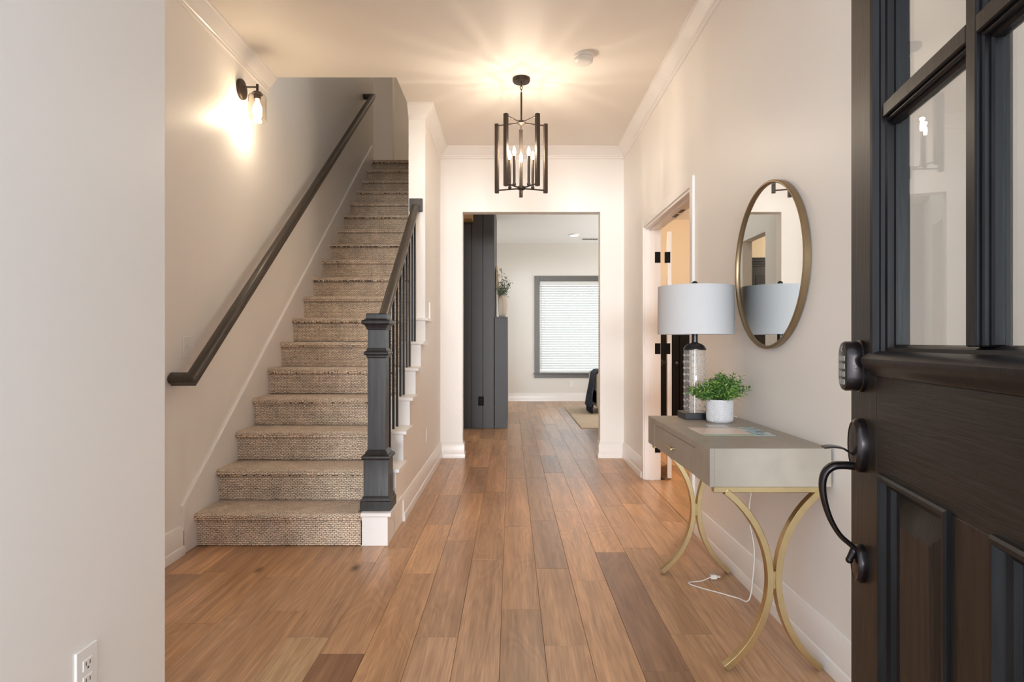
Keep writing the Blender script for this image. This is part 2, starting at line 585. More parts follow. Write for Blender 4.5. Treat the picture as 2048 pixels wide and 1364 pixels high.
def tube(bm, pts, r, seg=8, closed=False, radii=None, section=None, up=None):
    """sweep a circle (or a section polygon) along points"""
    pts = [Vector(p) for p in pts]
    n = len(pts)
    rings = []
    prev = None
    for i, p in enumerate(pts):
        if closed:
            t = (pts[(i + 1) % n] - pts[i - 1]).normalized()
        else:
            t = (pts[min(i + 1, n - 1)] - pts[max(i - 1, 0)]).normalized()
        if up is not None:
            u = Vector(up) - t * t.dot(Vector(up))
        elif prev is None:
            u = t.orthogonal()
        else:
            u = prev - t * t.dot(prev)
        u.normalize()
        prev = u
        w = t.cross(u)
        rr = radii[i] if radii else r
        ring = []
        if section:
            for a, b in section:
                ring.append(bm.verts.new(p + u * a * rr + w * b * rr))
        else:
            for k in range(seg):
                a = 2 * PI * k / seg
                ring.append(bm.verts.new(p + u * math.cos(a) * rr + w * math.sin(a) * rr))
        rings.append(ring)
    m = len(rings[0])
    pr = list(zip(rings, rings[1:])) + ([(rings[-1], rings[0])] if closed else [])
    for a, b in pr:
        for k in range(m):
            bm.faces.new((a[k], a[(k + 1) % m], b[(k + 1) % m], b[k]))
    if not closed:
        bm.faces.new(rings[0][::-1])
        bm.faces.new(rings[-1])
    bmesh.ops.recalc_face_normals(bm, faces=bm.faces[:])


def sphere(bm, c, r, seg=12, sz=1.0):
    t = bmesh.new()
    bmesh.ops.create_uvsphere(t, u_segments=seg, v_segments=max(6, seg // 2), radius=r)
    for v in t.verts:
        v.co = (v.co.x + c[0], v.co.y + c[1], v.co.z * sz + c[2])
    merge(bm, t)


def molding(bm, path, prof, z0):
    """sweep a (projection, height) profile along a plan polyline with mitred corners; the room lies to the right of travel"""
    pts = [Vector((p[0], p[1])) for p in path]
    n = len(pts)
    nor = []
    for a, b in zip(pts, pts[1:]):
        t = (b - a).normalized()
        nor.append(Vector((t.y, -t.x)))
    rings = []
    for i, p in enumerate(pts):
        if i == 0:
            d = nor[0]
        elif i == n - 1:
            d = nor[-1]
        else:
            s = nor[i - 1] + nor[i]
            d = s / (1 + nor[i - 1].dot(nor[i]))
        rings.append([bm.verts.new((p.x + d.x * q, p.y + d.y * q, z0 + h)) for q, h in prof])
    m = len(prof)
    for a, b in zip(rings, rings[1:]):
        for k in range(m):
            bm.faces.new((a[k], a[(k + 1) % m], b[(k + 1) % m], b[k]))
    bm.faces.new(rings[0][::-1])
    bm.faces.new(rings[-1])
    bmesh.ops.recalc_face_normals(bm, faces=bm.faces[:])


def obj(name, bm, m, parent=None, smooth=None, local=False, kind=None, label=None):
    if parent is not None and not local:
        off = Vector((0, 0, 0))
        p = parent
        while p is not None:
            off += p.location
            p = p.parent
        bmesh.ops.translate(bm, verts=bm.verts[:], vec=-off)
    me = bpy.data.meshes.new(name)
    bm.to_mesh(me)
    bm.free()
    if smooth is not None:
        for p in me.polygons:
            p.use_smooth = True
        try:
            me.set_sharp_from_angle(angle=math.radians(smooth))
        except Exception:
            pass
    me.materials.append(M[m] if isinstance(m, str) else m)
    o = bpy.data.objects.new(name, me)
    COL.objects.link(o)
    if parent is not None:
        o.parent = parent
    if kind:
        o['kind'] = kind
    if label:
        o['label'] = label
    return o


def thing(name, label, cat, loc=(0, 0, 0), rotz=0.0, group=None, kind=None):
    o = bpy.data.objects.new(name, None)
    o.empty_display_size = 0.1
    COL.objects.link(o)
    o.location = loc
    o.rotation_euler = (0, 0, rotz)
    o['label'] = label
    o['category'] = cat
    if group:
        o['group'] = group
    if kind:
        o['kind'] = kind
    return o


def tag(o, label, cat, group=None):
    o['label'] = label
    o['category'] = cat
    if group:
        o['group'] = group
    return o


def copy_tree(o, parent=None):
    c = o.copy()
    COL.objects.link(c)
    if parent is not None:
        c.parent = parent
    for ch in list(o.children):
        copy_tree(ch, c)
    return c


def struct(name, bm, m, label=None, smooth=None):
    o = obj(name, bm, m, smooth=smooth)
    o['kind'] = 'structure'
    o['label'] = label
    o['category'] = name.split('_')[0]
    return o


# ------------------------------------------------------------------ dimensions
RISE, RUN, Y1 = 0.1903, 0.2555, 3.455        # stair rise, run, first riser
XL, XR = -1.765, 1.11                        # left wall, right wall
XH, XI = -0.695, -0.829                      # hall side / stair side of the wall beside the stair
YE = 6.10                                    # end wall
H = 3.05
YC = 5.02                                    # where the full height wall starts

# ------------------------------------------------------------------ shell
bm = bmesh.new()
box(bm, -1.95, 1.35, 0.25, 6.16, -0.20, -0.014)
box(bm, -3.2, 4.2, 6.16, 12.2, -0.20, -0.014)
box(bm, 1.35, 4.2, 3.1, 6.16, -0.20, -0.014)
floor = struct('floor', bm, 'twig', 'oak plank floor of the entry hall and the rooms beyond')

bm = bmesh.new()
HX0, HX1, HY0, HY1 = XL, XI, 4.48, 7.95
box(bm, -2.0, 1.25, 0.2, HY0, H, 3.41)
box(bm, HX1, 1.25, HY0, YE + 0.02, H, 3.41)
struct('ceiling', bm, 'ceiling', 'painted ceiling of the entry hall with the stair opening')
bm = bmesh.new()
box(bm, HX1, 4.2, YE + 0.02, 12.2, H, 3.41)
struct('ceiling_living_room', bm, 'ceiling_far', 'white ceiling of the room beyond the wide opening')

bm = bmesh.new()
box(bm, XL - 0.14, XL, 1.8, 7.95, 0, 5.95)
struct('wall_left', bm, 'wall', 'tall cream wall along the carpeted stairs')
bm = bmesh.new()
box(bm, -2.2, -1.005, 0.25, 1.80, 0, H)
struct('wall_entry', bm, 'wall', 'pale wall nearest the entrance with the low outlet')
# wall beside the stair: stepped below, full height further back
poly = [(Y1 + 0.012, 0)]
z = 0
for k in range(1, 8):
    yk = Y1 + (k - 1) * RUN + 0.012
    if k > 1:
        poly.append((yk, z))
    z = k * RISE - 0.026
    if k < 7:
        poly.append((yk, z))
poly += [(Y1 + 6 * RUN + 0.012, z), (YC, z), (YC, H), (YE, H), (YE, 0)]
bm = bmesh.new()
prism(bm, poly, 'x', XI, XH)
struct('wall_stair', bm, 'wall', 'stepped wall between the stairs and the hall, rising to a full height post')
bm = bmesh.new()
box(bm, XI, XH, YC, 7.9, H - 0.004, 5.95)
struct('wall_upper_stair', bm, 'wall', 'upper wall on the hall side of the stairwell')
# end wall with the opening
OX0, OX1, OZ = -0.476, 0.877, 2.418
bm = bmesh.new()
box(bm, XI, OX0, YE, YE + 0.12, 0, H)
box(bm, OX1, XR + 0.12, YE, YE + 0.12, 0, H)
box(bm, OX0, OX1, YE, YE + 0.12, OZ, H)
struct('wall_end', bm, 'wall', 'wall at the end of the hall with the wide cased opening')
# right wall with the double door opening
DY0, DY1, DZ = 3.80, 5.136, 2.085
bm = bmesh.new()
box(bm, XR, XR + 0.12, 0.25, DY0, 0, H)
box(bm, XR, XR + 0.12, DY1, YE, 0, H)
box(bm, XR, XR + 0.12, DY0, DY1, DZ, H)
struct('wall_right', bm, 'wall', 'long cream wall behind the console table and the round mirror')
# front wall, behind the camera: openings made up and sized for the daylight they let in
bm = bmesh.new()
box(bm, 1.06, XR, 0.25, 0.40, 0, H)
box(bm, -1.005, 1.06, 0.25, 0.40, 2.60, H)
box(bm, 0.565, 0.615, 0.29, 0.39, 0, 2.60)
struct('wall_front', bm, 'wall', 'front wall with openings shaped for the daylight, behind the photographer')

# far room
bm = bmesh.new()
WX0, WX1, WZ0, WZ1 = 0.555, 2.35, 0.545, 2.32
box(bm, -3.2, WX0, 12.0, 12.15, 0, H)
box(bm, WX1, 4.2, 12.0, 12.15, 0, H)
box(bm, WX0, WX1, 12.0, 12.15, 0, WZ0)
box(bm, WX0, WX1, 12.0, 12.15, WZ1, H)
struct('wall_far', bm, 'wall_far', 'pale far wall of the living room around the gray window')
bm = bmesh.new()
box(bm, 4.0, 4.15, 8.0, 12.0, 0, H)
box(bm, XR + 0.088, XR + 0.119, YE + 0.12, 8.12, 0, H)
box(bm, 3.6, 4.0, 8.0, 8.12, 0, H)
struct('wall_living_right', bm, 'wall_far', 'side wall of the living room, out of the picture')
# passage wall with a doorway, seen in the mirror
bm = bmesh.new()
box(bm, -0.84, -0.72, YE + 0.12, 7.08, 0, H)
box(bm, -0.84, -0.72, 7.78, 9.62, 0, H)
box(bm, -0.84, -0.72, 7.08, 7.78, 2.40, H)
box(bm, -0.84, -0.72, 9.62, 12.0, 0, H)
struct('wall_passage', bm, 'wall_far', 'wall left of the passage behind the end wall with a doorway')
bm = bmesh.new()
box(bm, -2.8, -0.84, 9.6, 9.72, 0, 2.85)
box(bm, -2.92, -2.8, 7.0, 9.72, 0, 2.85)
box(bm, -2.92, -0.84, 6.9, 7.02, 0, 2.2)
struct('wall_bedroom', bm, 'wall_warm', 'warm cream walls of the small room seen in the mirror')
bm = bmesh.new()
box(bm, -2.92, -0.84, 7.86, 9.72, 2.85, 2.95)
box(bm, -2.92, XL - 0.14, 6.9, 7.86, 2.85, 2.95)
struct('ceiling_bedroom', bm, 'ceiling_far', 'low ceiling of the small room seen in the mirror')
# right hand room
bm = bmesh.new()
box(bm, XR + 0.12, 3.62, 8.0, 8.12, 0, H)
box(bm, 3.5, 3.62, 3.2, 8.0, 0, 2.75)
box(bm, XR + 0.12, 3.6, 3.1, 3.22, 0, 2.75)
struct('wall_study', bm, 'wall_warm', 'warm cream walls of the room behind the double doorway')
bm = bmesh.new()
box(bm, XR + 0.12, 3.6, 3.1, 6.1, 2.72, 2.84)
box(bm, XR + 0.12, 3.6, 6.1, 8.0, 2.72, 2.84)
struct('ceiling_study', bm, 'ceiling_far', 'ceiling of the room behind the double doorway')
# upstairs
bm = bmesh.new()
box(bm, -4.0, -1.70, 8.9, 9.02, 3.41, 5.95)
box(bm, -2.7, 0.6, 10.6, 10.72, 3.41, 5.95)
box(bm, -2.72, -2.6, 9.0, 10.7, 3.41, 5.95)
box(bm, 0.5, 0.62, 7.9, 10.7, 3.41, 5.95)
box(bm, XI, 0.62, 7.8, 7.92, 3.41, 5.95)
box(bm, -4.0, XL - 0.05, 7.80, 7.92, 3.41, 5.95)
box(bm, -4.1, -4.0, 7.9, 9.0, 3.41, 5.95)
struct('wall_landing', bm, 'wall', 'shaded walls of the upstairs landing')
bm = bmesh.new()
box(bm, -4.1, 0.62, 3.9, 10.72, 5.9, 6.0)
box(bm, -2.0, 0.62, 4.36, HY0, 3.41, 5.95)
struct('ceiling_landing', bm, 'ceiling', 'ceiling above the stairwell')
bm = bmesh.new()
box(bm, -4.1, 0.62, Y1 + 17 * RUN + 0.25, 10.72, 3.31, 3.418)
struct('floor_landing', bm, 'carpet', 'carpeted floor of the upstairs landing')

# -------- planks
BASE = (0.52, 0.312, 0.176)


def plank(x0, x1, y0, y1, tint):
    g = 0.0004
    bm = bmesh.new()
    dz = random.uniform(-0.0005, 0.0003)
    c = 0.0010
    a = [(x0 + g, y0 + g), (x1 - g, y0 + g), (x1 - g, y1 - g), (x0 + g, y1 - g)]
    b = [(x0 + g + c, y0 + g + c), (x1 - g - c, y0 + g + c), (x1 - g - c, y1 - g - c), (x0 + g + c, y1 - g - c)]
    v0 = [bm.verts.new((*p, -0.014)) for p in a]
    v1 = [bm.verts.new((*p, -0.0015 + dz)) for p in a]
    v2 = [bm.verts.new((*p, dz)) for p in b]
    for i in range(4):
        j = (i + 1) % 4
        bm.faces.new((v0[i], v0[j], v1[j], v1[i]))
        bm.faces.new((v1[i], v1[j], v2[j], v2[i]))
    bm.faces.new(v2)
    o = obj('plank', bm, 'floor', floor)
    o.color = (*tint, 1)
    return o


def tint():
    v = random.gauss(1.0, 0.13)
    w = random.gauss(0, 0.05)
    v = max(0.72, min(1.3, v))
    return (BASE[0] * v * (1 + w * 0.4), BASE[1] * v, BASE[2] * v * (1 - w))


JOINTS = {0: [2.633, 3.82], 1: [2.32, 3.11, 3.95], 2: [2.948, 4.16], 3: [2.14, 3.35], -1: [3.24], -2: [2.387, 3.55],
          -3: [3.05], -4: [2.26, 3.42], -5: [2.38, 3.2], -6: [2.62], -7: [3.0], -8: [2.5]}
SPECIAL = {(-4, 0): (0.29, 0.155, 0.09), (-5, 0): (0.50, 0.335, 0.195), (3, 1): (0.31, 0.175, 0.105), (3, 0): (0.30, 0.17, 0.10)}
for n in range(-11, 12):
    xa, xb = -0.040 + 0.1645 * n, -0.040 + 0.1645 * (n + 1)
    xa0, xb0 = max(xa, XL), xb
    if xb <= XL:
        continue
    y = 0.55
    yend = 11.99
    if xb < XI + 0.02:
        yend = Y1 + 0.02
    if xa >= XR - 0.03:
        y = 6.22
    if xa > 1.9:
        continue
    if xa < XR < xb and xa < XR - 0.03:
        xb0 = XR - 0.002 if False else xb
    js = [q for q in JOINTS.get(n, []) if q < yend]
    if js:
        ys = [y] + js
    else:
        ys = [y, y + random.uniform(0.4, 1.4)]
    while ys[-1] < yend:
        ys.append(ys[-1] + random.uniform(0.75, 1.85))
    ys[-1] = yend
    if len(ys) > 2 and ys[-1] - ys[-2] < 0.35 and yend > 8:
        ys.pop(-2)
    for i, (ya, yb) in enumerate(zip(ys, ys[1:])):
        plank(xa0, xb0, ya, yb, SPECIAL.get((n, i), tint()))
# study floor beyond the double doorway
for n in range(7, 21):
    xa, xb = -0.040 + 0.1645 * n, -0.040 + 0.1645 * (n + 1)
    xa = max(xa, XR + 0.004)
    if xb - xa < 0.02 or xa > 2.4:
        continue
    y = 3.24 if n > 7 else DY0 + 0.02
    ys = [y, y + random.uniform(0.5, 1.5)]
    ym = 7.99 if n > 7 else DY1 - 0.02
    if n == 7:
        ys = [y]
    while ys[-1] < ym:
        ys.append(ys[-1] + random.uniform(0.8, 1.7))
    ys[-1] = ym
    for ya, yb in zip(ys, ys[1:]):
        plank(xa, xb, ya, yb, tuple(1.12 * c for c in tint()))

# -------- crown, baseboards
CROWN = [(0, 0), (0.075, 0), (0.075, -0.014), (0.068, -0.018), (0.060, -0.030), (0.045, -0.050), (0.028, -0.070), (0.020, -0.078), (0.020, -0.088),
         (0.013, -0.092), (0.013, -0.106), (0.006, -0.112), (0, -0.112)]
BASEP = [(0, 0), (0.0235, 0), (0.0235, 0.034), (0.020, 0.046), (0.016, 0.050), (0.016, 0.128), (0.010, 0.142), (0.006, 0.155), (0, 0.158)]


def trim(name, path, prof, z0, label, m='trim'):
    bm = bmesh.new()
    molding(bm, path, prof, z0)
    return struct(name, bm, m, label, smooth=25)


trim('trim_1', [(XI, YC), (XH, YC), (XH, YE), (XR, YE), (XR, 0.4)], CROWN, H, 'crown molding around the post, the end wall and the right wall')
trim('trim_2', [(XL, 1.8), (XL, HY0)], CROWN, H, 'crown molding on the left wall above the sconce')
trim('baseboard_right', [(XR, DY0 - 0.062), (XR, 0.4)], BASEP, 0, 'white baseboard under the console table')
trim('baseboard_end', [(OX1, YE + 0.12), (OX1, YE), (XR, YE), (XR, DY1 + 0.062)], BASEP, 0, 'white baseboard right of the end opening')
trim('baseboard_hall', [(XH, 3.93), (XH, YE), (OX0, YE), (OX0, YE + 0.12)], BASEP, 0, 'white baseboard along the stair wall and left of the opening')
trim('baseboard_left', [(XL, 1.8), (XL, 3.318)], BASEP, 0, 'white baseboard between the entry wall and the stairs')
trim('baseboard_entry', [(-1.005, 0.4), (-1.005, 1.74)], BASEP, 0, 'white baseboard of the wall nearest the entrance')
trim('baseboard_far', [(-0.72, 12.0), (4.0, 12.0)], BASEP, 0, 'white baseboard under the far gray window')
# skirt board along the left wall, following the stair
bm = bmesh.new()
sl = RISE / RUN
ys, ye = 3.308, Y1 + 17 * RUN + 0.03
prism(bm, [(ys, 0), (ys, 0.165), (ys - 0.0, 0.262), (ye, 0.262 + sl * (ye - ys)), (ye, 0.0)], 'x', XL, XL + 0.016)
bmesh.ops.bevel(bm, geom=[e for e in bm.edges if abs(e.verts[0].co.x - XL - 0.016) < 1e-5 and abs(e.verts[1].co.x - XL - 0.016) < 1e-5], offset=0.004, segments=1, affect='EDGES')
struct('trim_3', bm, 'trim', 'sloping white skirt board between the carpeted stairs and the left wall')
# casing of the double doorway
bm = bmesh.new()
cw = 0.060
CAS = 0.017
for (a, b) in ((DY0 - cw, DY0), (DY1, DY1 + cw)):
    box(bm, XR - CAS, XR, a, b, 0, DZ + cw, 0.003)
box(bm, XR - CAS + 0.0005, XR, DY0, DY1, DZ, DZ + cw, 0.003)
struct('trim_4', bm, 'trim', 'white casing around the double doorway')
bm = bmesh.new()
box(bm, XR - 0.006, XR + 0.126, DY1 - 0.018, DY1 + 0.002, 0, DZ)
box(bm, XR - 0.006, XR + 0.126, DY0 - 0.002, DY0 + 0.018, 0, DZ)
box(bm, XR - 0.006, XR + 0.126, DY0 + 0.018, DY1 - 0.018, DZ - 0.018, DZ + 0.002)
box(bm, XR + 0.035, XR + 0.072, DY1 - 0.030, DY1 - 0.018, 0, DZ - 0.018)
box(bm, XR + 0.035, XR + 0.072, DY0 + 0.018, DY0 + 0.030, 0, DZ - 0.018)
box(bm, XR + 0.035, XR + 0.072, DY0 + 0.018, DY1 - 0.018, DZ - 0.030, DZ - 0.018)
jamb = struct('trim_5', bm, 'trim', 'white jamb of the double doorway with its stop')
for yy in (4.40, 4.56):
    bm = B(XR + 0.080, XR + 0.115, yy - 0.045, yy + 0.045, DZ - 0.0215, DZ - 0.0175, 0.001)
    obj('strike_plate', bm, 'black', jamb)
for zz in (1.837, 1.083, 0.27):
    bm = B(XR + 0.078, XR + 0.124, DY1 - 0.0205, DY1 - 0.0175, zz - 0.045, zz + 0.045, 0.001)
    obj('hinge', bm, 'black_matt', jamb)

# ------------------------------------------------------------------ staircase
st = thing('staircase', 'straight flight of taupe carpeted stairs with white open ends', 'staircase', (-1.25, Y1, 0))
XSR = XI - 0.002
for k in range(1, 19):
    yr = Y1 + (k - 1) * RUN
    z0, z1 = (k - 1) * RISE, k * RISE
    no = 0.030
    P = [(yr, z0 + 0.004), (yr, z1 - 0.046), (yr - no * 0.75, z1 - 0.044)]
    for i in range(7):
        a = PI * 1.5 - PI * i / 6 if False else -PI / 2 - PI * i / 6
        P.append((yr - no * 0.55 + 0.021 * math.cos(a), z1 - 0.0215 + 0.0215 * math.sin(a)))
    yb = yr + RUN + 0.012
    if k == 18:
        yb = yr + 0.32
    P += [(yb, z1), (yb, z1 - 0.03), (yr + 0.03, z1 - 0.06), (yr + 0.03, z0 + 0.004)]
    xl = XL + 0.017
    bm = bmesh.new()
    prism(bm, P, 'x', xl, XSR)
    obj('carpeted_step', bm, 'carpet', st, smooth=50)
# timber carriage under the carpet
bm = bmesh.new()
yt = Y1 + 17 * RUN + 0.2
yq = Y1 + 17 * RUN + 0.05
zq = lambda y: sl * (y - Y1 - 0.05) - 0.02
prism(bm, [(Y1 + 0.10, 0), (Y1 + 0.12, zq(Y1 + 0.12)), (yq, zq(yq)), (yq, zq(yq) - 0.22), (Y1 + 0.42, 0)], 'x', XL + 0.02, XSR - 0.004)
obj('carriage', bm, 'trim', st)
# white box end of the first step, stringer faces and tread caps
bm = B(XI - 0.010, XH + 0.008, Y1, Y1 + 0.2, 0, RISE - 0.026, 0.002)
box(bm, XH - 0.02, XH + 0.008, Y1 + 0.19, 3.94, 0, RISE - 0.026, 0.002)
obj('end_box', bm, 'trim', st)
for k in range(2, 9):
    yr = Y1 + (k - 1) * RUN
    if k == 8:
        bm = B(XH - 0.02, XH + 0.012, yr, yr + 0.02, (k - 1) * RISE, k * RISE - 0.05, 0.002)
    else:
        bm = B(XI - 0.004, XH + 0.006, yr, yr + 0.014, (k - 1) * RISE - 0.002, k * RISE - 0.024, 0.002)
    obj('end_riser', bm, 'trim', st)
for k in range(1, 8):
    yr = Y1 + (k - 1) * RUN
    yb = yr + RUN + 0.004
    if k == 7:
        yb = YC + 0.003
    bm = bmesh.new()
    prof = [(yr - 0.028 + 0.013 + 0.013 * math.cos(a), k * RISE - 0.013 + 0.013 * math.sin(a)) for a in [PI / 2 + PI * i / 6 for i in range(7)]]
    prism(bm, prof + [(yb, k * RISE - 0.026), (yb, k * RISE)], 'x', XI - (0.024 if k == 1 else 0.006), XH + 0.030)
    if k == 7:
        box(bm, XH, XH + 0.030, YC, yr + RUN, k * RISE - 0.026, k * RISE, 0.004)
    obj('tread_cap', bm, 'trim', st, smooth=40)

# ------------------------------------------------------------------ stair railing
rl = thing('stair_railing', 'dark stair railing with square newel post and black iron balusters', 'railing', (-0.76, 3.556, RISE))
NX, NY = -0.760, 3.556


def sq_lathe(prof, c):
    """square-plan turning: (half width, z)"""
    bm = bmesh.new()
    rings = []
    for h, z in prof:
        rings.append([bm.verts.new((c[0] + sx * h, c[1] + sy * h, z)) for sx, sy in ((-1, -1), (1, -1), (1, 1), (-1, 1))])
    for a, b in zip(rings, rings[1:]):
        for i in range(4):
            bm.faces.new((a[i], a[(i + 1) % 4], b[(i + 1) % 4], b[i]))
    bm.faces.new(rings[0][::-1])
    bm.faces.new(rings[-1])
    bmesh.ops.recalc_face_normals(bm, faces=bm.faces[:])
    return bm


def bump_prof(h0, z0, z1, out):
    """a small half-round band between z0 and z1"""
    zc, r = (z0 + z1) / 2, (z1 - z0) / 2
    return [(h0 + out * math.cos(a), zc + r * math.sin(a)) for a in [-PI / 2 + PI * i / 6 for i in range(7)]]


S = 0.0505
prof = [(0.086, RISE), (0.086, 0.243), (0.080, 0.247), (0.078, 0.258), (0.071, 0.268), (0.0695, 0.272), (0.0695, 0.470)]
prof += bump_prof(0.0695, 0.472, 0.500, 0.011) + [(0.064, 0.506), (0.058, 0.518), (S, 0.528)]
prof += [(S, 1.045), (S + 0.006, 1.050), (S + 0.007, 1.060)] + bump_prof(S + 0.008, 1.061, 1.085, 0.011) + [(S + 0.005, 1.090), (S + 0.004, 1.098), (S, 1.102)]
prof += [(S, 1.205), (S + 0.005, 1.209), (S + 0.006, 1.217), (S + 0.014, 1.230), (S + 0.016, 1.234)]
prof += bump_prof(S + 0.018, 1.235, 1.262, 0.012) + [(S + 0.013, 1.266), (S + 0.009, 1.270), (S + 0.008, 1.293), (S + 0.004, 1.299)]
obj('newel_post', sq_lathe(prof, (NX, NY)), 'dark_wood', rl, smooth=30)
# rail profile (across, up), centred
RP = [(-0.018, -0.032), (0.018, -0.032), (0.020, -0.016), (0.030, -0.004), (0.032, 0.010), (0.027, 0.022), (0.016, 0.029), (-0.016, 0.029), (-0.027, 0.022), (-0.032, 0.010), (-0.030, -0.004), (-0.020, -0.016)]


def rail_pts(x, y0, z0, y1, m=sl):
    return [(x, y0, z0), (x, y1, z0 + m * (y1 - y0))]


zr = lambda y: 2.238 + sl * (y - YC)
bm = bmesh.new()
tube(bm, [(NX - 0.008, NY + 0.05, zr(NY + 0.05)), (NX - 0.008, YC - 0.018, zr(YC - 0.018))], 1.0, section=[(b, -a) for a, b in RP], up=(0, 0, 1))
obj('handrail', bm, 'rail_wood', rl, smooth=35)
bm = bmesh.new()
box(bm, NX - 0.062, NX + 0.046, YC - 0.019, YC - 0.001, 2.19, 2.298, 0.004)
obj('rosette', bm, 'rail_wood', rl)
for k in range(1, 8):
    for j, dy in enumerate((0.062, 0.190)):
        y = Y1 + (k - 1) * RUN + dy
        if (k == 1 and j == 0) or y > YC - 0.03:
            continue
        zb, zt = k * RISE, zr(y) - 0.034
        bm = B(NX - 0.0075 - 0.004, NX + 0.0075 - 0.004, y - 0.0075, y + 0.0075, zb, zt + 0.01, 0.002)
        obj('baluster', bm, 'iron', rl)

# ------------------------------------------------------------------ wall handrail on the left
hr = thing('wall_handrail', 'dark brown wooden handrail sloping up along the cream stair wall', 'handrail', (-1.66, 3.21, 0.93))
HXr = -1.655
y0, z0, y1 = 3.215, 0.945, 7.42
z1 = z0 + sl * (y1 - y0)
bm = bmesh.new()
n = Vector((0, -sl, 1)).normalized()      # up across the rail
SEC = [(b, -a) for a, b in RP]


def mitred(bm, y, z, sx):
    """ring of the rail profile cut at 45 degrees in plan towards the wall"""
    out = []
    return out


# the ends are mitred returns: build rings by hand
def ring(bm, x, y, z, shear):
    r = []
    t = Vector((0, 1, sl)).normalized()
    for a, b in RP:
        p = Vector((x + a, y, z)) + n * b + t * (shear * a)
        r.append(bm.verts.new(p))
    return r


r0 = ring(bm, HXr, y0, z0, -1.0)
r1 = ring(bm, HXr, y1, z1, 1.0)
m_ = len(RP)
for k in range(m_):
    bm.faces.new((r0[k], r0[(k + 1) % m_], r1[(k + 1) % m_], r1[k]))
for rr in (r0, r1):
    w = [bm.verts.new((XL + 0.001, v.co.y, v.co.z)) for v in rr]
    for k in range(m_):
        bm.faces.new((rr[k], rr[(k + 1) % m_], w[(k + 1) % m_], w[k]))
    bm.faces.new(w)
bmesh.ops.recalc_face_normals(bm, faces=bm.faces[:])
obj('rail', bm, 'rail_wood', hr, smooth=35)

# ------------------------------------------------------------------ sconce
sc_ = thing('wall_sconce', 'dark bronze wall sconce with clear glass shade and lit bulb', 'sconce', (XL, 4.045, 2.78))
sy = 4.045
bm = bmesh.new()
lathe(bm, [(0.066, XL), (0.066, XL + 0.014), (0.062, XL + 0.020), (0.050, XL + 0.023)], (0, sy, 2.785), 32, 'x')
obj('backplate', bm, 'bronze', sc_, smooth=40)
bm = bmesh.new()
tube(bm, [(XL + 0.022, sy, 2.80), (XL + 0.110, sy, 2.80)], 0.0055, 10)
tube(bm, [(XL + 0.110, sy, 2.765), (XL + 0.110, sy, 2.818)], 0.008, 12)
obj('arm', bm, 'bronze', sc_, smooth=40)
bm = bmesh.new()
lathe(bm, [(0.010, 2.772), (0.024, 2.768), (0.034, 2.758), (0.036, 2.752), (0.022, 2.750), (0.022, 2.722), (0.018, 2.720)], (XL + 0.110, sy, 0), 24)
obj('socket', bm, 'bronze', sc_, smooth=40)
bm = bmesh.new()
lathe(bm, [(0.036, 2.752), (0.050, 2.748), (0.056, 2.738), (0.057, 2.72), (0.056, 2.60), (0.058, 2.585), (0.0565, 2.583), (0.054, 2.60), (0.055, 2.72), (0.054, 2.737), (0.048, 2.746), (0.036, 2.750)],
      (XL + 0.110, sy, 0), 36, cap=False)
obj('glass_shade', bm, 'sconce_glass', sc_, smooth=40)
bm = bmesh.new()
lathe(bm, [(0.011, 2.722), (0.013, 2.705), (0.026, 2.675), (0.030, 2.655), (0.026, 2.632), (0.012, 2.615), (0.002, 2.612)], (XL + 0.110, sy, 0), 20)
obj('bulb', bm, 'bulb', sc_, smooth=60)
point_light('sconce_light', (XL + 0.110, sy, 2.60), SCONCE_W, (1.0, 0.82, 0.60), 0.03)

# ------------------------------------------------------------------ chandelier
CX, CY = 0.075, 4.50
ch = thing('chandelier', 'five post dark bronze lantern chandelier hanging from the hall ceiling', 'chandelier', (CX, CY, 3.05))
bm = bmesh.new()
lathe(bm, [(0.064, 3.05), (0.064, 3.032), (0.058, 3.022), (0.02, 3.020)], (CX, CY, 0), 36)
for a in (0.6, -0.6, 2.5):
    sphere(bm, (CX + 0.036 * math.cos(a - PI / 2), CY + 0.036 * math.sin(a - PI / 2), 3.020), 0.005, 8)
obj('canopy', bm, 'bronze', ch, smooth=40)
bm = bmesh.new()
for i, zc in enumerate((3.006, 2.983, 2.960)):
    pts = [(CX + (0.008 * math.cos(t) if i % 2 else 0), CY + (0 if i % 2 else 0.008 * math.cos(t)), zc + 0.015 * math.sin(t)) for t in [2 * PI * q / 12 for q in range(12)]]
    tube(bm, pts, 0.0025, 6, closed=True)
obj('chain', bm, 'bronze', ch, smooth=60)
bm = bmesh.new()
tube(bm, [(CX, CY, 2.948), (CX, CY, 2.715)], 0.0065, 10)
obj('rod', bm, 'bronze', ch, smooth=60)
bm = bmesh.new()
lathe(bm, [(0.012, 2.742), (0.030, 2.738), (0.030, 2.722), (0.012, 2.712)], (CX, CY, 0), 24)
obj('hub', bm, 'bronze', ch, smooth=40)
bm = bmesh.new()
lathe(bm, [(0.012, 2.268), (0.030, 2.264), (0.031, 2.246), (0.012, 2.238), (0.010, 2.232), (0.011, 2.198), (0.007, 2.190)], (CX, CY, 0), 24)
obj('hub', bm, 'bronze', ch, smooth=40)
R = 0.188
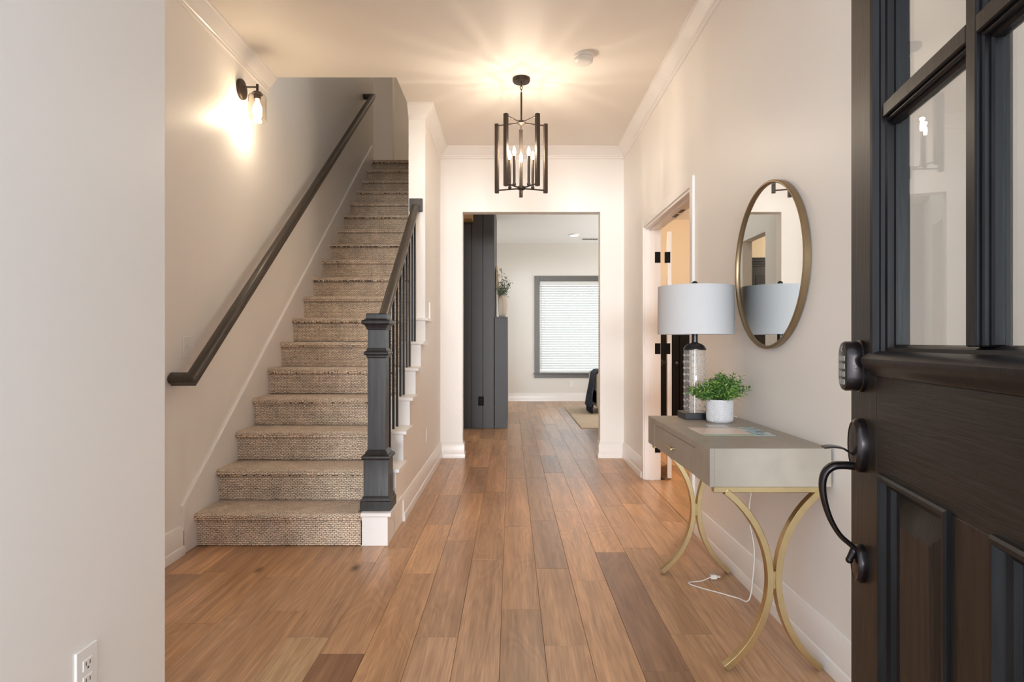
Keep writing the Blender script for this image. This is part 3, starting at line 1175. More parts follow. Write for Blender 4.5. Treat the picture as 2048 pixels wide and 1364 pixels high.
for i in range(5):
    a = PI / 2 + 2 * PI * i / 5
    ca, sa = math.cos(a), math.sin(a)
    bm = bmesh.new()
    box(bm, -0.0135, 0.0135, -0.0135, 0.0135, 2.232, 2.740, 0.0015)
    bmesh.ops.rotate(bm, verts=bm.verts[:], cent=(0, 0, 0), matrix=Matrix.Rotation(a, 3, 'Z'))
    bmesh.ops.translate(bm, verts=bm.verts[:], vec=(CX + R * ca, CY + R * sa, 0))
    obj('post', bm, 'bronze', ch)
    for zz in (2.727, 2.252):
        bm = bmesh.new()
        tube(bm, [(CX + 0.02 * ca, CY + 0.02 * sa, zz), (CX + (R - 0.01) * ca, CY + (R - 0.01) * sa, zz)], 0.0055, 8)
        obj('arm', bm, 'bronze', ch, smooth=60)
    kx, ky = CX + 0.088 * ca, CY + 0.088 * sa
    bm = bmesh.new()
    lathe(bm, [(0.006, 2.250), (0.013, 2.262), (0.013, 2.270), (0.0095, 2.272), (0.0095, 2.466), (0.007, 2.468)], (kx, ky, 0), 14)
    cd = obj('candle', bm, 'bronze', ch, smooth=40)
    bm = bmesh.new()
    lathe(bm, [(0.0065, 2.467), (0.0105, 2.482), (0.0115, 2.498), (0.0095, 2.516), (0.004, 2.530), (0.001, 2.534)], (kx, ky, 0), 14)
    obj('bulb', bm, 'bulb', cd, smooth=60)
    point_light('chandelier_light', (kx, ky, 2.546), BULB_W, (1.0, 0.85, 0.68), 0.010)

# ------------------------------------------------------------------ smoke detector
sd = thing('smoke_detector', 'round white smoke detector on the hall ceiling', 'detector', (0.484, 4.14, 3.05))
bm = bmesh.new()
lathe(bm, [(0.068, 3.05), (0.068, 3.034), (0.064, 3.031)], (0.484, 4.14, 0), 36)
obj('base', bm, 'white_plastic', sd, smooth=35)
bm = bmesh.new()
lathe(bm, [(0.058, 3.033), (0.064, 3.028), (0.062, 3.008), (0.050, 2.998), (0.030, 2.996)], (0.484, 4.14, 0), 36)
obj('cover', bm, 'white_plastic', sd, smooth=35)

# ------------------------------------------------------------------ console table
TX0, TX1, TY0, TY1, TZ0, TZ1 = 0.683, 1.102, 2.130, 3.085, 0.637, 0.770
ct = thing('console_table', 'gray console table with one drawer and curved brass legs', 'table', (0.886, 2.61, 0))
bm = bmesh.new()
DRY0, DRY1, DRZ1 = 2.300, 2.945, 0.742
# body with a recess for the drawer
box(bm, TX0 + 0.016, TX1, TY0, TY1, TZ0, TZ1, 0.0015)
box(bm, TX0, TX0 + 0.0165, TY0, DRY0 - 0.002, TZ0, TZ1, 0.001)
box(bm, TX0, TX0 + 0.0165, DRY1 + 0.002, TY1, TZ0, TZ1, 0.001)
box(bm, TX0, TX0 + 0.0165, DRY0 - 0.002, DRY1 + 0.002, DRZ1 + 0.002, TZ1, 0.001)
obj('tabletop', bm, 'console', ct)
dr = obj('drawer', B(TX0 + 0.001, TX0 + 0.0155, DRY0, DRY1, TZ0 + 0.002, DRZ1, 0.001), 'console', ct)
bm = bmesh.new()
tube(bm, [(TX0 - 0.018, 2.575, 0.690), (TX0 - 0.018, 2.660, 0.690)], 0.0045, 10)
for yy in (2.595, 2.640):
    tube(bm, [(TX0 + 0.003, yy, 0.690), (TX0 - 0.018, yy, 0.690)], 0.0035, 8)
obj('handle', bm, 'brass', dr, smooth=50)
for yf in (2.148, 3.050):
    cxm, gap = 0.908, 0.0135
    xa, xb = 0.733, 1.076                 # foot centres
    ztop = 0.612
    bm = B(xa - 0.035, xb + 0.012, yf - 0.013, yf + 0.013, 0.6165, TZ0 + 0.0005, 0.002)
    obj('leg_rail', bm, 'brass', ct)
    for side in (-1, 1):
        # circular arc from the top outer corner through the middle contact to the foot
        xo = xa if side < 0 else xb
        xm = cxm + side * gap
        zt, zm = 0.622, 0.318
        dx, hz = abs(xm - xo), (zt - 0.0) / 2
        Rr = (dx * dx + hz * hz) / (2 * dx)
        zc = hz + 0.004
        xc = xm + side * Rr
        am = math.asin(min(1, (hz - 0.006) / Rr))
        pts = []
        for q in range(33):
            t = -am + 2 * am * q / 32
            pts.append((xc - side * Rr * math.cos(t), yf, zc + Rr * math.sin(t)))
        bm = bmesh.new()
        tube(bm, pts, 1.0, section=[(-0.010, -0.015), (0.010, -0.015), (0.0115, -0.0135), (0.0115, 0.0135), (0.010, 0.015), (-0.010, 0.015), (-0.0115, 0.0135), (-0.0115, -0.0135)], up=(side, 0, 0.0001))
        for v in bm.verts:
            if v.co.z < 0.0:
                v.co.z = 0.0
        obj('leg', bm, 'brass', ct, smooth=40)
    obj('leg_joint', B(cxm - 0.010, cxm + 0.010, yf - 0.012, yf + 0.012, 0.285, 0.345, 0.001), 'brass', ct)

# ------------------------------------------------------------------ table lamp
LX, LY = 0.886, 2.990
lp = thing('table_lamp', 'table lamp with white drum shade and knobbed clear glass column', 'lamp', (LX, LY, TZ1))
bm = B(LX - 0.066, LX + 0.066, LY - 0.066, LY + 0.066, TZ1, 0.800, 0.002)
obj('base', bm, 'black', lp)
bm = bmesh.new()
lathe(bm, [(0.001, 0.8005), (0.049, 0.8005), (0.051, 0.804), (0.051, 1.096), (0.049, 1.099), (0.010, 1.099), (0.010, 0.812), (0.001, 0.812)], (LX, LY, 0), 40, cap=False)
gc = obj('glass_column', bm, 'lamp_glass', lp, smooth=40)
bm = bmesh.new()
for i in range(9):
    for j in range(10):
        a = 2 * PI * (j + 0.25) / 10
        sphere(bm, (LX + 0.0505 * math.cos(a), LY + 0.0505 * math.sin(a), 0.825 + 0.031 * i), 0.0055, 8)
obj('glass_knobs', bm, 'knob_glass', gc, smooth=80, kind='stuff')
bm = bmesh.new()
tube(bm, [(LX, LY, 0.8005), (LX, LY, 1.10)], 0.006, 12)
obj('rod', bm, mottle(mat('nickel_rod', (0.75, 0.74, 0.72), 0.2, 1.0), (20, 20, 20), 0.05, 2), lp, smooth=60)
bm = bmesh.new()
lathe(bm, [(0.054, 1.098), (0.054, 1.103), (0.051, 1.106), (0.045, 1.117), (0.034, 1.126), (0.018, 1.132), (0.0145, 1.136), (0.0140, 1.24), (0.006, 1.243), (0.004, 1.402)], (LX, LY, 0), 32)
obj('neck', bm, 'black', lp, smooth=35)
bm = bmesh.new()
prof = [(0.1795, 1.173), (0.177, 1.403), (0.1745, 1.403), (0.177, 1.173)]
lathe(bm, prof + [prof[0]], (LX + 0.004, LY, 0), 72, cap=False)
for k in range(3):
    a = 2 * PI * k / 3 + 0.5
    tube(bm, [(LX, LY, 1.398), (LX + 0.004 + 0.175 * math.cos(a), LY + 0.175 * math.sin(a), 1.398)], 0.002, 6)
obj('lamp_shade', bm, 'shade', lp, smooth=40)
bm = bmesh.new()
lathe(bm, [(0.006, 1.402), (0.012, 1.406)], (LX, LY, 0), 20)
sphere(bm, (LX, LY, 1.418), 0.0135, 16)
obj('finial', bm, 'black', lp, smooth=60)
# cord down the back to the floor


def bez(pts, n=10):
    """Catmull-Rom through points"""
    P = [Vector(p) for p in pts]
    P = [P[0] * 2 - P[1]] + P + [P[-1] * 2 - P[-2]]
    out = []
    for i in range(1, len(P) - 2):
        for k in range(n):
            t = k / n
            a, b, c, d = P[i - 1], P[i], P[i + 1], P[i + 2]
            out.append(0.5 * ((2 * b) + (c - a) * t + (2 * a - 5 * b + 4 * c - d) * t * t + (3 * b - a - 3 * c + d) * t ** 3))
    out.append(P[-2])
    return out


bm = bmesh.new()
pts = bez([(LX + 0.066, LY + 0.02, 0.782), (LX + 0.14, LY + 0.03, 0.776), (LX + 0.212, LY + 0.02, 0.770), (LX + 0.214, LY, 0.70), (1.092, 2.80, 0.60), (1.082, 2.78, 0.50), (1.070, 2.79, 0.36), (1.078, 2.75, 0.22), (1.060, 2.72, 0.10),
           (1.035, 2.70, 0.012), (1.00, 2.745, 0.004), (0.94, 2.80, 0.004), (0.86, 2.87, 0.004), (0.835, 2.915, 0.005), (0.90, 2.935, 0.005), (0.955, 2.965, 0.012)], 8)
tube(bm, pts, 0.0030, 8)
cdo = obj('cord', bm, 'cord', lp, smooth=60)
bm = bmesh.new()
box(bm, 0.953, 0.985, 2.955, 2.983, 0.002, 0.024, 0.004)
for yy in (2.963, 2.975):
    box(bm, 0.985, 1.001, yy - 0.0008, yy + 0.0008, 0.010, 0.016)
obj('plug', bm, 'cord', cdo, smooth=30)

# ------------------------------------------------------------------ potted plant
PX, PY = 0.957, 2.845
pp = thing('potted_plant', 'bushy green plant in a white chevron textured pot on the console', 'plant', (PX, PY, TZ1))
bm = bmesh.new()
seg, rows = 200, 66
rings = []
hp = 0.104
for r in range(rows + 1):
    t = r / rows
    z = TZ1 + hp * t
    rad = 0.0585
    if t < 0.14:
        rad = 0.0585 - 0.009 * (1 - t / 0.14) ** 2
    ring_ = []
    for s in range(seg):
        a = 2 * PI * s / seg
        d = 0.0
        if 0.05 < t < 0.95:
            u = (a / (2 * PI) * 4 + 0.0) % 1.0
            v = -abs(u - 0.5) * 2 * 0.046
            ph = ((z - TZ1) + v) / 0.0125
            g_ = abs((ph % 1.0) - 0.5) * 2
            d = 0.0012 - 0.0045 * max(0.0, 1 - g_ / 0.45)
        ring_.append(bm.verts.new((PX + (rad + d) * math.cos(a), PY + (rad + d) * math.sin(a), z)))
    rings.append(ring_)
inner = [bm.verts.new((PX + 0.053 * math.cos(2 * PI * s / seg), PY + 0.053 * math.sin(2 * PI * s / seg), TZ1 + hp)) for s in range(seg)]
inner2 = [bm.verts.new((PX + 0.051 * math.cos(2 * PI * s / seg), PY + 0.051 * math.sin(2 * PI * s / seg), TZ1 + hp - 0.02)) for s in range(seg)]
rings += [inner, inner2]
for a, b in zip(rings, rings[1:]):
    for s in range(seg):
        bm.faces.new((a[s], a[(s + 1) % seg], b[(s + 1) % seg], b[s]))
bm.faces.new(rings[0][::-1])
bmesh.ops.recalc_face_normals(bm, faces=bm.faces[:])
obj('pot', bm, 'pot', pp, smooth=60)
bm = bmesh.new()
lathe(bm, [(0.0505, TZ1 + 0.06), (0.0505, TZ1 + hp - 0.010), (0.02, TZ1 + hp - 0.006)], (PX, PY, 0), 24)
obj('soil', bm, 'soil', pp)
bms, bml = bmesh.new(), bmesh.new()
rg = random.Random(11)


def leaf(bm, p, d, ln, wd, rg):
    d = d.normalized()
    s = d.cross(Vector((rg.uniform(-1, 1), rg.uniform(-1, 1), rg.uniform(-0.4, 1)))).normalized()
    nrm = s.cross(d)
    a = bm.verts.new(p)
    b = bm.verts.new(p + d * ln * 0.45 + s * wd + nrm * wd * 0.4)
    b2 = bm.verts.new(p + d * ln * 0.45 - s * wd + nrm * wd * 0.4)
    m = bm.verts.new(p + d * ln * 0.5)
    c = bm.verts.new(p + d * ln - nrm * wd * 0.5)
    bm.faces.new((a, b, m))
    bm.faces.new((a, m, b2))
    bm.faces.new((b, c, m))
    bm.faces.new((m, c, b2))


for k in range(130):
    a = rg.uniform(0, 2 * PI)
    lean = rg.random() ** 0.75
    top = TZ1 + hp + 0.115 * (1 - 0.55 * lean) * rg.uniform(0.55, 1.0)
    rr = 0.137 * lean * rg.uniform(0.65, 1.1)
    # a taller tuft on the right
    ex = math.cos(a)
    rr *= 0.92 if ex > 0 else 1.16
    if ex > 0.15:
        top += 0.066 * ex * rg.random() * (0.4 + lean)
    b0 = Vector((PX + 0.04 * lean * math.cos(a), PY + 0.04 * lean * math.sin(a), TZ1 + hp - 0.008))
    tip = Vector((min(PX + rr * math.cos(a), 1.095), PY + rr * math.sin(a), top))
    mid = (b0 + tip) / 2 + Vector((0.010 * math.cos(a), 0.010 * math.sin(a), -0.012 + 0.01 * rg.random()))
    pts = [b0 * (1 - t) ** 2 + mid * 2 * t * (1 - t) + tip * t * t for t in [i / 5 for i in range(6)]]
    tube(bms, pts, 0.0010, 4)
    nl = 17
    for i in range(nl):
        t = 0.22 + 0.78 * i / (nl - 1)
        p = b0 * (1 - t) ** 2 + mid * 2 * t * (1 - t) + tip * t * t
        ax = (tip - b0).normalized()
        ang = i * 2.4 + k
        o1 = ax.orthogonal().normalized()
        o2 = ax.cross(o1)
        d = ax * rg.uniform(0.35, 0.9) + (o1 * math.cos(ang) + o2 * math.sin(ang))
        leaf(bml, p, d, rg.uniform(0.018, 0.032), rg.uniform(0.0024, 0.0040), rg)
for v in bml.verts:
    v.co.x = min(v.co.x, 1.103)
obj('stems', bms, 'stem', pp, kind='stuff')
obj('foliage', bml, 'leaf', pp, kind='stuff')

# ------------------------------------------------------------------ papers
bm = B(0.752, 1.036, 2.425, 2.652, TZ1 + 0.0002, TZ1 + 0.0012)
tag(obj('flyer', bm, 'flyer'), 'large printed paper flyer lying on the gray console', 'flyer')
bm = B(0.856, 0.940, 2.672, 2.738, TZ1 + 0.0002, TZ1 + 0.0010)
tag(obj('business_card', bm, 'card'), 'small business card on the console behind the flyer', 'card')

# ------------------------------------------------------------------ mirror
MY, MZ, MR = 2.640, 1.462, 0.352
mi = thing('wall_mirror', 'large round wall mirror with thin brass frame above the console', 'mirror', (XR, MY, MZ))
bm = bmesh.new()
prof = [(MR - 0.012, XR - 0.004), (MR + 0.002, XR - 0.003), (MR + 0.003, XR - 0.026), (MR - 0.001, XR - 0.030), (MR - 0.006, XR - 0.030), (MR - 0.010, XR - 0.026), (MR - 0.011, XR - 0.015)]
lathe(bm, prof + [prof[0]], (0, MY, MZ), 96, 'x', cap=False)
obj('frame', bm, 'mirror_frame', mi, smooth=40)
bm = bmesh.new()
lathe(bm, [(MR - 0.010, XR - 0.006), (MR - 0.010, XR - 0.018)], (0, MY, MZ), 96, 'x')
obj('mirror_glass', bm, 'mirror', mi, smooth=30)

# ------------------------------------------------------------------ switch and outlets


def plate(name, label, cat, c, nrm, m='white_plastic', kind='outlet', hole='black'):
    """wall plate centred at c; nrm is 'x+', 'x-' or 'y-': the way it faces"""
    t = thing(name, label, cat, c)
    w, h, d = 0.0365, 0.060, 0.006

    def Q(u0, u1, d0, d1, v0, v1, bev=0.0):
        if nrm == 'x+':
            return B(c[0] + d0, c[0] + d1, c[1] + u0, c[1] + u1, c[2] + v0, c[2] + v1, bev=bev)
        if nrm == 'x-':
            return B(c[0] - d1, c[0] - d0, c[1] + u0, c[1] + u1, c[2] + v0, c[2] + v1, bev=bev)
        return B(c[0] + u0, c[0] + u1, c[1] - d1, c[1] - d0, c[2] + v0, c[2] + v1, bev=bev)
    obj('plate', Q(-w, w, 0, d, -h, h, 0.002), m, t)
    if kind == 'switch':
        bm = Q(-0.005, 0.005, d, d + 0.010, 0.000, 0.016, 0.001)
        obj('toggle', bm, m, t)
        obj('toggle_slot', Q(-0.006, 0.006, d - 0.001, d + 0.0015, -0.013, 0.013), m, t)
    else:
        for s in (-1, 1):
            f = obj('socket', Q(-0.0165, 0.0165, d - 0.001, d + 0.002, s * 0.0195 - 0.0135, s * 0.0195 + 0.0135, 0.0015), m, t)
            for u in (-0.0065, 0.0065):
                obj('slot', Q(u - 0.0012, u + 0.0012, d + 0.0015, d + 0.0023, s * 0.0195 - 0.002, s * 0.0195 + 0.007), hole, f)
            obj('slot', Q(-0.0025, 0.0025, d + 0.0015, d + 0.0023, s * 0.0195 - 0.010, s * 0.0195 - 0.0055), hole, f)
    return t


plate('light_switch', 'white toggle light switch on the cream wall just above the handrail end', 'switch', (XL, 3.365, 1.108), 'x+', kind='switch')
plate('wall_outlet', 'white outlet low on the pale wall nearest the entrance', 'outlet', (-1.005, 1.462, 0.357), 'x+')
plate('wall_outlet', 'white outlet plate low on the hall side of the stair wall', 'outlet', (XH, 5.10, 0.373), 'x+')
plate('wall_outlet', 'white outlet under the far gray window', 'outlet', (1.155, 12.0, 0.330), 'y-')
plate('wall_outlet', 'black outlet on the charcoal board side of the fireplace', 'outlet', (-0.395, 8.166, 0.363), 'y-', m='black_matt', hole='iron')

# ------------------------------------------------------------------ front door (open, hinged at the right)
DW = 0.95
ang = math.atan2(-0.981, -0.196)
DP = Vector((0.713, 1.300, 0.0))
fd = thing('door_1', 'dark stained front door standing open with glass lights and two lower panels', 'door', DP, ang, kind='structure')
TH = 0.045
ST = 0.140      # stile width
Z_GL0, Z_GL1 = 1.130, 2.0
PZ1 = 0.893
# local x runs from the latch edge to the hinge, local y = 0 is the outdoor face, +y the thickness


def dobj(name, bm, m, parent=None, smooth=None, **k):
    return obj(name, bm, m, parent or fd, smooth=smooth, local=True, **k)


dobj('stile', B(0, ST, 0, TH, 0.008, 2.135, 0.0015), 'door_v')
dobj('stile', B(DW - ST, DW, 0, TH, 0.008, 2.135, 0.0015), 'door_v')
dobj('top_rail', B(ST, DW - ST, 0, TH, Z_GL1 + 0.02, 2.135, 0.0008), 'door_h')
dobj('lock_rail', B(ST, DW - ST, 0, TH, PZ1 - 0.006, Z_GL0 - 0.030, 0.0008), 'door_h')
dobj('bottom_rail', B(ST, DW - ST, 0, TH, 0.008, 0.23, 0.0008), 'door_h')
PA = ((0.160, 0.420), (0.530, 0.790))
dobj('mullion', B(PA[0][1] - 0.002, PA[1][0] + 0.002, 0, TH, 0.23, PZ1 - 0.006, 0.0008), 'door_v')
dobj('rail_filler', B(ST, PA[0][0] + 0.002, 0, TH, 0.23, PZ1 - 0.006, 0.0005), 'door_v')
dobj('rail_filler', B(PA[1][1] - 0.002, DW - ST, 0, TH, 0.23, PZ1 - 0.006, 0.0005), 'door_v')


def frame_sweep(x0, x1, z0, z1, prof):
    """closed mitred moulding round a rectangle in the local xz plane; prof = (inward, y)"""
    bm = bmesh.new()
    rings = []
    for (cx, cz, sx, sz) in ((x0, z0, 1, 1), (x1, z0, -1, 1), (x1, z1, -1, -1), (x0, z1, 1, -1)):
        rings.append([bm.verts.new((cx + sx * a, y, cz + sz * a)) for a, y in prof])
    n = len(prof)
    for i in range(4):
        a, b = rings[i], rings[(i + 1) % 4]
        for k in range(n - 1):
            bm.faces.new((a[k], a[k + 1], b[k + 1], b[k]))
    bmesh.ops.recalc_face_normals(bm, faces=bm.faces[:])
    return bm


for (x0, x1) in PA:
    bm = frame_sweep(x0, x1, 0.225, PZ1, [(0, 0.002), (0.0, -0.006), (0.004, -0.009), (0.010, -0.009), (0.014, -0.004), (0.016, 0.004), (0.024, 0.008), (0.028, 0.016), (0.034, 0.019)])
    dobj('panel_molding', bm, 'door_bead', smooth=30)
    # raised panel: field with sloping bevel
    bm = bmesh.new()
    a, b, c = 0.030, 0.034, 0.074
    rings = []
    for ins, y in ((a, 0.019), (b, 0.018), (c, 0.004), (c + 0.003, 0.003)):
        rings.append([bm.verts.new((q[0], y, q[1])) for q in ((x0 + ins, 0.225 + ins), (x1 - ins, 0.225 + ins), (x1 - ins, PZ1 - ins), (x0 + ins, PZ1 - ins))])
    for p, q in zip(rings, rings[1:]):
        for i in range(4):
            bm.faces.new((p[i], p[(i + 1) % 4], q[(i + 1) % 4], q[i]))
    bm.faces.new(rings[-1])
    back = [bm.verts.new((v.co.x, TH - 0.004, v.co.z)) for v in rings[0]]
    bm.faces.new(back[::-1])
    for i in range(4):
        bm.faces.new((rings[0][i], rings[0][(i + 1) % 4], back[(i + 1) % 4], back[i]))
    bmesh.ops.recalc_face_normals(bm, faces=bm.faces[:])
    dobj('panel', bm, 'door_v')
# glazed part: beaded frame, sill ledge, muntins, panes
GX0, GX1 = ST - 0.004, DW - ST + 0.004
bm = frame_sweep(GX0, GX1, Z_GL0 - 0.034, Z_GL1 + 0.034, [(0, 0.002), (0, -0.008), (0.005, -0.012), (0.012, -0.010), (0.016, 0.000), (0.020, 0.002), (0.022, 0.008), (0.028, 0.010), (0.030, 0.020), (0.034, 0.022), (0.034, TH)])
dobj('light_molding', bm, 'door_bead', smooth=30)
bm = bmesh.new()
prism(bm, [(0.0, Z_GL0 - 0.060), (-0.006, Z_GL0 - 0.058), (-0.010, Z_GL0 - 0.050), (-0.018, Z_GL0 - 0.044), (-0.024, Z_GL0 - 0.034), (-0.024, Z_GL0 - 0.026), (-0.018, Z_GL0 - 0.020), (-0.012, Z_GL0 - 0.017), (0.0, Z_GL0 - 0.012), (0.010, Z_GL0 - 0.012), (0.010, Z_GL0 - 0.060)],
      'x', GX0 - 0.006, GX1 + 0.006)
dobj('sill_ledge', bm, 'door_bead', smooth=40)
mx = DW / 2 - 0.004
zmid = 1.558


def muntin(x0, x1, z0, z1, along):
    """flat bar with a stepped bead each side"""
    bm = B(x0, x1, 0.000, TH, z0, z1, 0.002)
    g = 0.013
    if along == 'z':
        for s, xx in ((-1, x0), (1, x1)):
            a, b = (xx - g, xx) if s < 0 else (xx, xx + g)
            box(bm, a, b, 0.014, TH - 0.014, z0, z1, 0.003)
            a, b = (xx - g / 2, xx) if s < 0 else (xx, xx + g / 2)
            box(bm, a, b, 0.006, TH - 0.006, z0, z1, 0.002)
    else:
        for s, zz in ((-1, z0), (1, z1)):
            a, b = (zz - g, zz) if s < 0 else (zz, zz + g)
            box(bm, x0, x1, 0.014, TH - 0.014, a, b, 0.003)
            a, b = (zz - g / 2, zz) if s < 0 else (zz, zz + g / 2)
            box(bm, x0, x1, 0.006, TH - 0.006, a, b, 0.002)
    return bm


dobj('muntin', muntin(mx - 0.013, mx + 0.013, Z_GL0 - 0.002, Z_GL1 + 0.002, 'z'), 'door_bead')
dobj('muntin', muntin(ST + 0.026, mx - 0.012, zmid - 0.013, zmid + 0.013, 'x'), 'door_bead')
dobj('muntin', muntin(mx + 0.012, DW - ST - 0.026, zmid - 0.013, zmid + 0.013, 'x'), 'door_bead')
for (x0, x1) in ((ST + 0.024, mx - 0.010), (mx + 0.010, DW - ST - 0.024)):
    for (z0, z1) in ((Z_GL0 - 0.004, zmid - 0.010), (zmid + 0.010, Z_GL1 + 0.004)):
        dobj('pane', B(x0, x1, 0.021, 0.025, z0, z1), 'door_glass')


# ---- hardware
def stadium(hw, z0, z1, y, n=10):
    zc0, zc1 = z0 + hw, z1 - hw
    pts = []
    for i in range(n + 1):
        t = -PI + PI * i / n
        pts.append((hw * math.cos(t), y, zc0 + hw * math.sin(t)))
    for i in range(n + 1):
        t = PI * i / n
        pts.append((hw * math.cos(t), y, zc1 + hw * math.sin(t)))
    return pts


def loft(bm, rings):
    rr = [[bm.verts.new(p) for p in r] for r in rings]
    n = len(rr[0])
    for a, b in zip(rr, rr[1:]):
        for i in range(n):
            bm.faces.new((a[i], a[(i + 1) % n], b[(i + 1) % n], b[i]))
    bm.faces.new(rr[0])
    bm.faces.new(rr[-1][::-1])
    bmesh.ops.recalc_face_normals(bm, faces=bm.faces[:])


kx0 = 0.066
bm = bmesh.new()
off = lambda pts: [(p[0] + kx0, p[1], p[2]) for p in pts]
loft(bm, [off(stadium(0.031, 1.035, 1.139, 0)), off(stadium(0.031, 1.035, 1.139, -0.007)), off(stadium(0.0285, 1.0375, 1.1365, -0.009)), off(stadium(0.0285, 1.0375, 1.1365, -0.032)),
          off(stadium(0.026, 1.040, 1.134, -0.036)), off(stadium(0.024, 1.042, 1.132, -0.0365))])
kp = dobj('keypad_lock', bm, 'bronze_lock', smooth=35)
bm = bmesh.new()
for r in range(4):
    for c in range(3):
        box(bm, kx0 - 0.0155 + c * 0.0112, kx0 - 0.0155 + c * 0.0112 + 0.0085, -0.0385, -0.0360, 1.1075 - r * 0.0155 - 0.0105, 1.1075 - r * 0.0155, 0.0008)
dobj('keys', bm, 'key', kp, kind='stuff')
bm = bmesh.new()
pts = [(kx0 + 0.0042 * math.cos(t), -0.0370, 1.121 + 0.0048 * math.sin(t)) for t in [0.8 + 4.7 * i / 14 for i in range(15)]]
tube(bm, pts, 0.0009, 6)
dobj('emblem', bm, 'key', kp)
bm = bmesh.new()
for i in range(8):
    a = 2 * PI * i / 8
    lathe(bm, [(0.0009, kx0 + 0.0283), (0.0009, kx0 + 0.0290)], (0, -0.020 + 0.0045 * math.cos(a), 1.0868 + 0.0045 * math.sin(a)), 6, 'x')
dobj('speaker_holes', bm, 'black', kp, kind='stuff')

hs = thing('door_handle', '', '', (0, 0, 0))
del hs['label'], hs['category']
hs.parent = fd
hx = 0.070


def dome(cx, zc, hw, hh, depth, n=28):
    bm = bmesh.new()
    rings = []
    for f, y in ((1.0, 0.0), (1.0, -depth * 0.55), (0.95, -depth * 0.82), (0.86, -depth), (0.80, -depth * 0.93), (0.60, -depth * 0.98), (0.3, -depth)):
        rings.append([(cx + hw * f * math.cos(2 * PI * i / n), y, zc + hh * f * math.sin(2 * PI * i / n)) for i in range(n)])
    loft(bm, rings)
    return bm


obj('escutcheon', dome(hx, 0.930, 0.033, 0.054, 0.020), 'bronze_lock', hs, smooth=40, local=True)
obj('escutcheon', dome(hx, 0.695, 0.027, 0.038, 0.016), 'bronze_lock', hs, smooth=40, local=True)
bm = bmesh.new()
gp = bez([(hx, -0.014, 0.888), (hx, -0.036, 0.889), (hx, -0.056, 0.886), (hx, -0.070, 0.872), (hx, -0.075, 0.848), (hx, -0.071, 0.815), (hx, -0.060, 0.780), (hx, -0.043, 0.750), (hx, -0.024, 0.732), (hx, -0.012, 0.722)], 6)
ra = []
for i in range(len(gp)):
    t = i / (len(gp) - 1)
    ra.append(0.0092 - 0.0036 * min(1, max(0, (t - 0.25) / 0.5)))
tube(bm, gp, 1.0, radii=ra, section=[(math.cos(2 * PI * k / 12) * 1.3, math.sin(2 * PI * k / 12) * 0.9) for k in range(12)], up=(1, 0, 0))
sphere(bm, (hx, -0.017, 0.718), 0.0085, 12)
tube(bm, [(hx, -0.018, 0.716), (hx, -0.024, 0.704)], 1, radii=[0.008, 0.0065], seg=10)
sphere(bm, (hx, -0.025, 0.701), 0.0075, 10)
obj('grip', bm, 'bronze_lock', hs, smooth=60, local=True)
bm = bmesh.new()
lt_ = bez([(hx, -0.012, 0.905), (hx, -0.030, 0.918), (hx, -0.040, 0.924), (hx, -0.058, 0.926), (hx, -0.074, 0.924)], 5)
tube(bm, lt_, 1.0, radii=[0.6 + 0.4 * min(1, i / 8) for i in range(len(lt_))], section=[(-0.0018, -0.012), (0.0018, -0.012), (0.0018, 0.012), (-0.0018, 0.012)], up=(0, 0, 1))
obj('thumb_latch', bm, 'bronze_lock', hs, smooth=30, local=True)
for zz in (0.25, 1.07, 1.88):
    bm = bmesh.new()
    tube(bm, [(DW + 0.006, TH + 0.004, zz - 0.05), (DW + 0.006, TH + 0.004, zz + 0.05)], 0.006, 10)
    box(bm, DW - 0.03, DW + 0.006, TH - 0.001, TH + 0.002, zz - 0.05, zz + 0.05)
    dobj('hinge', bm, 'bronze')

# ------------------------------------------------------------------ door leaf of the double doorway, swung into the study
d2 = thing('door_2', 'white door leaf swung open into the room behind the double doorway', 'door', (1.292, DY1 - 0.012, 0), math.radians(13.5) * -1, kind='structure')
LWD = 0.64
bm = B(0, 0.035, 0, LWD, 0.012, 2.05, 0.002)
obj('leaf', bm, 'trim', d2, local=True)
for zz in (1.837, 1.083, 0.27):
    obj('hinge', B(-0.022, 0.024, -0.003, 0.001, zz - 0.045, zz + 0.045, 0.001), 'black_matt', d2, local=True)
bm = bmesh.new()
lathe(bm, [(0.024, 0.0), (0.024, -0.006), (0.010, -0.010), (0.010, -0.030), (0.024, -0.038), (0.026, -0.048), (0.018, -0.058)], (0, LWD - 0.06, 0.95), 20, 'x')
obj('knob', bm, 'bronze', d2, smooth=40, local=True)

# ------------------------------------------------------------------ black cabinet in the study
cb_ = thing('cabinet', 'tall black cabinet with small knobs standing in the room behind the double doorway', 'cabinet', (2.10, 7.6, 0))
bm = B(1.70, 2.75, 7.45, 7.98, 0, 1.36, 0.004)
box(bm, 1.67, 2.78, 7.40, 7.99, 1.36, 1.40, 0.004)
obj('body', bm, 'black_matt', cb_)
for (x0, x1, kx) in ((1.715, 2.015, 1.98), (2.025, 2.375, 2.065), (2.385, 2.735, 2.43)):
    d = obj('cabinet_door', B(x0, x1, 7.430, 7.452, 0.06, 1.34, 0.003), 'black_matt', cb_)
    bm = bmesh.new()
    lathe(bm, [(0.008, 7.430), (0.008, 7.415), (0.020, 7.408), (0.020, 7.398), (0.010, 7.392)], (kx, 0, 0.885), 16, 'y')
    obj('knob', bm, 'bronze', d, smooth=40)

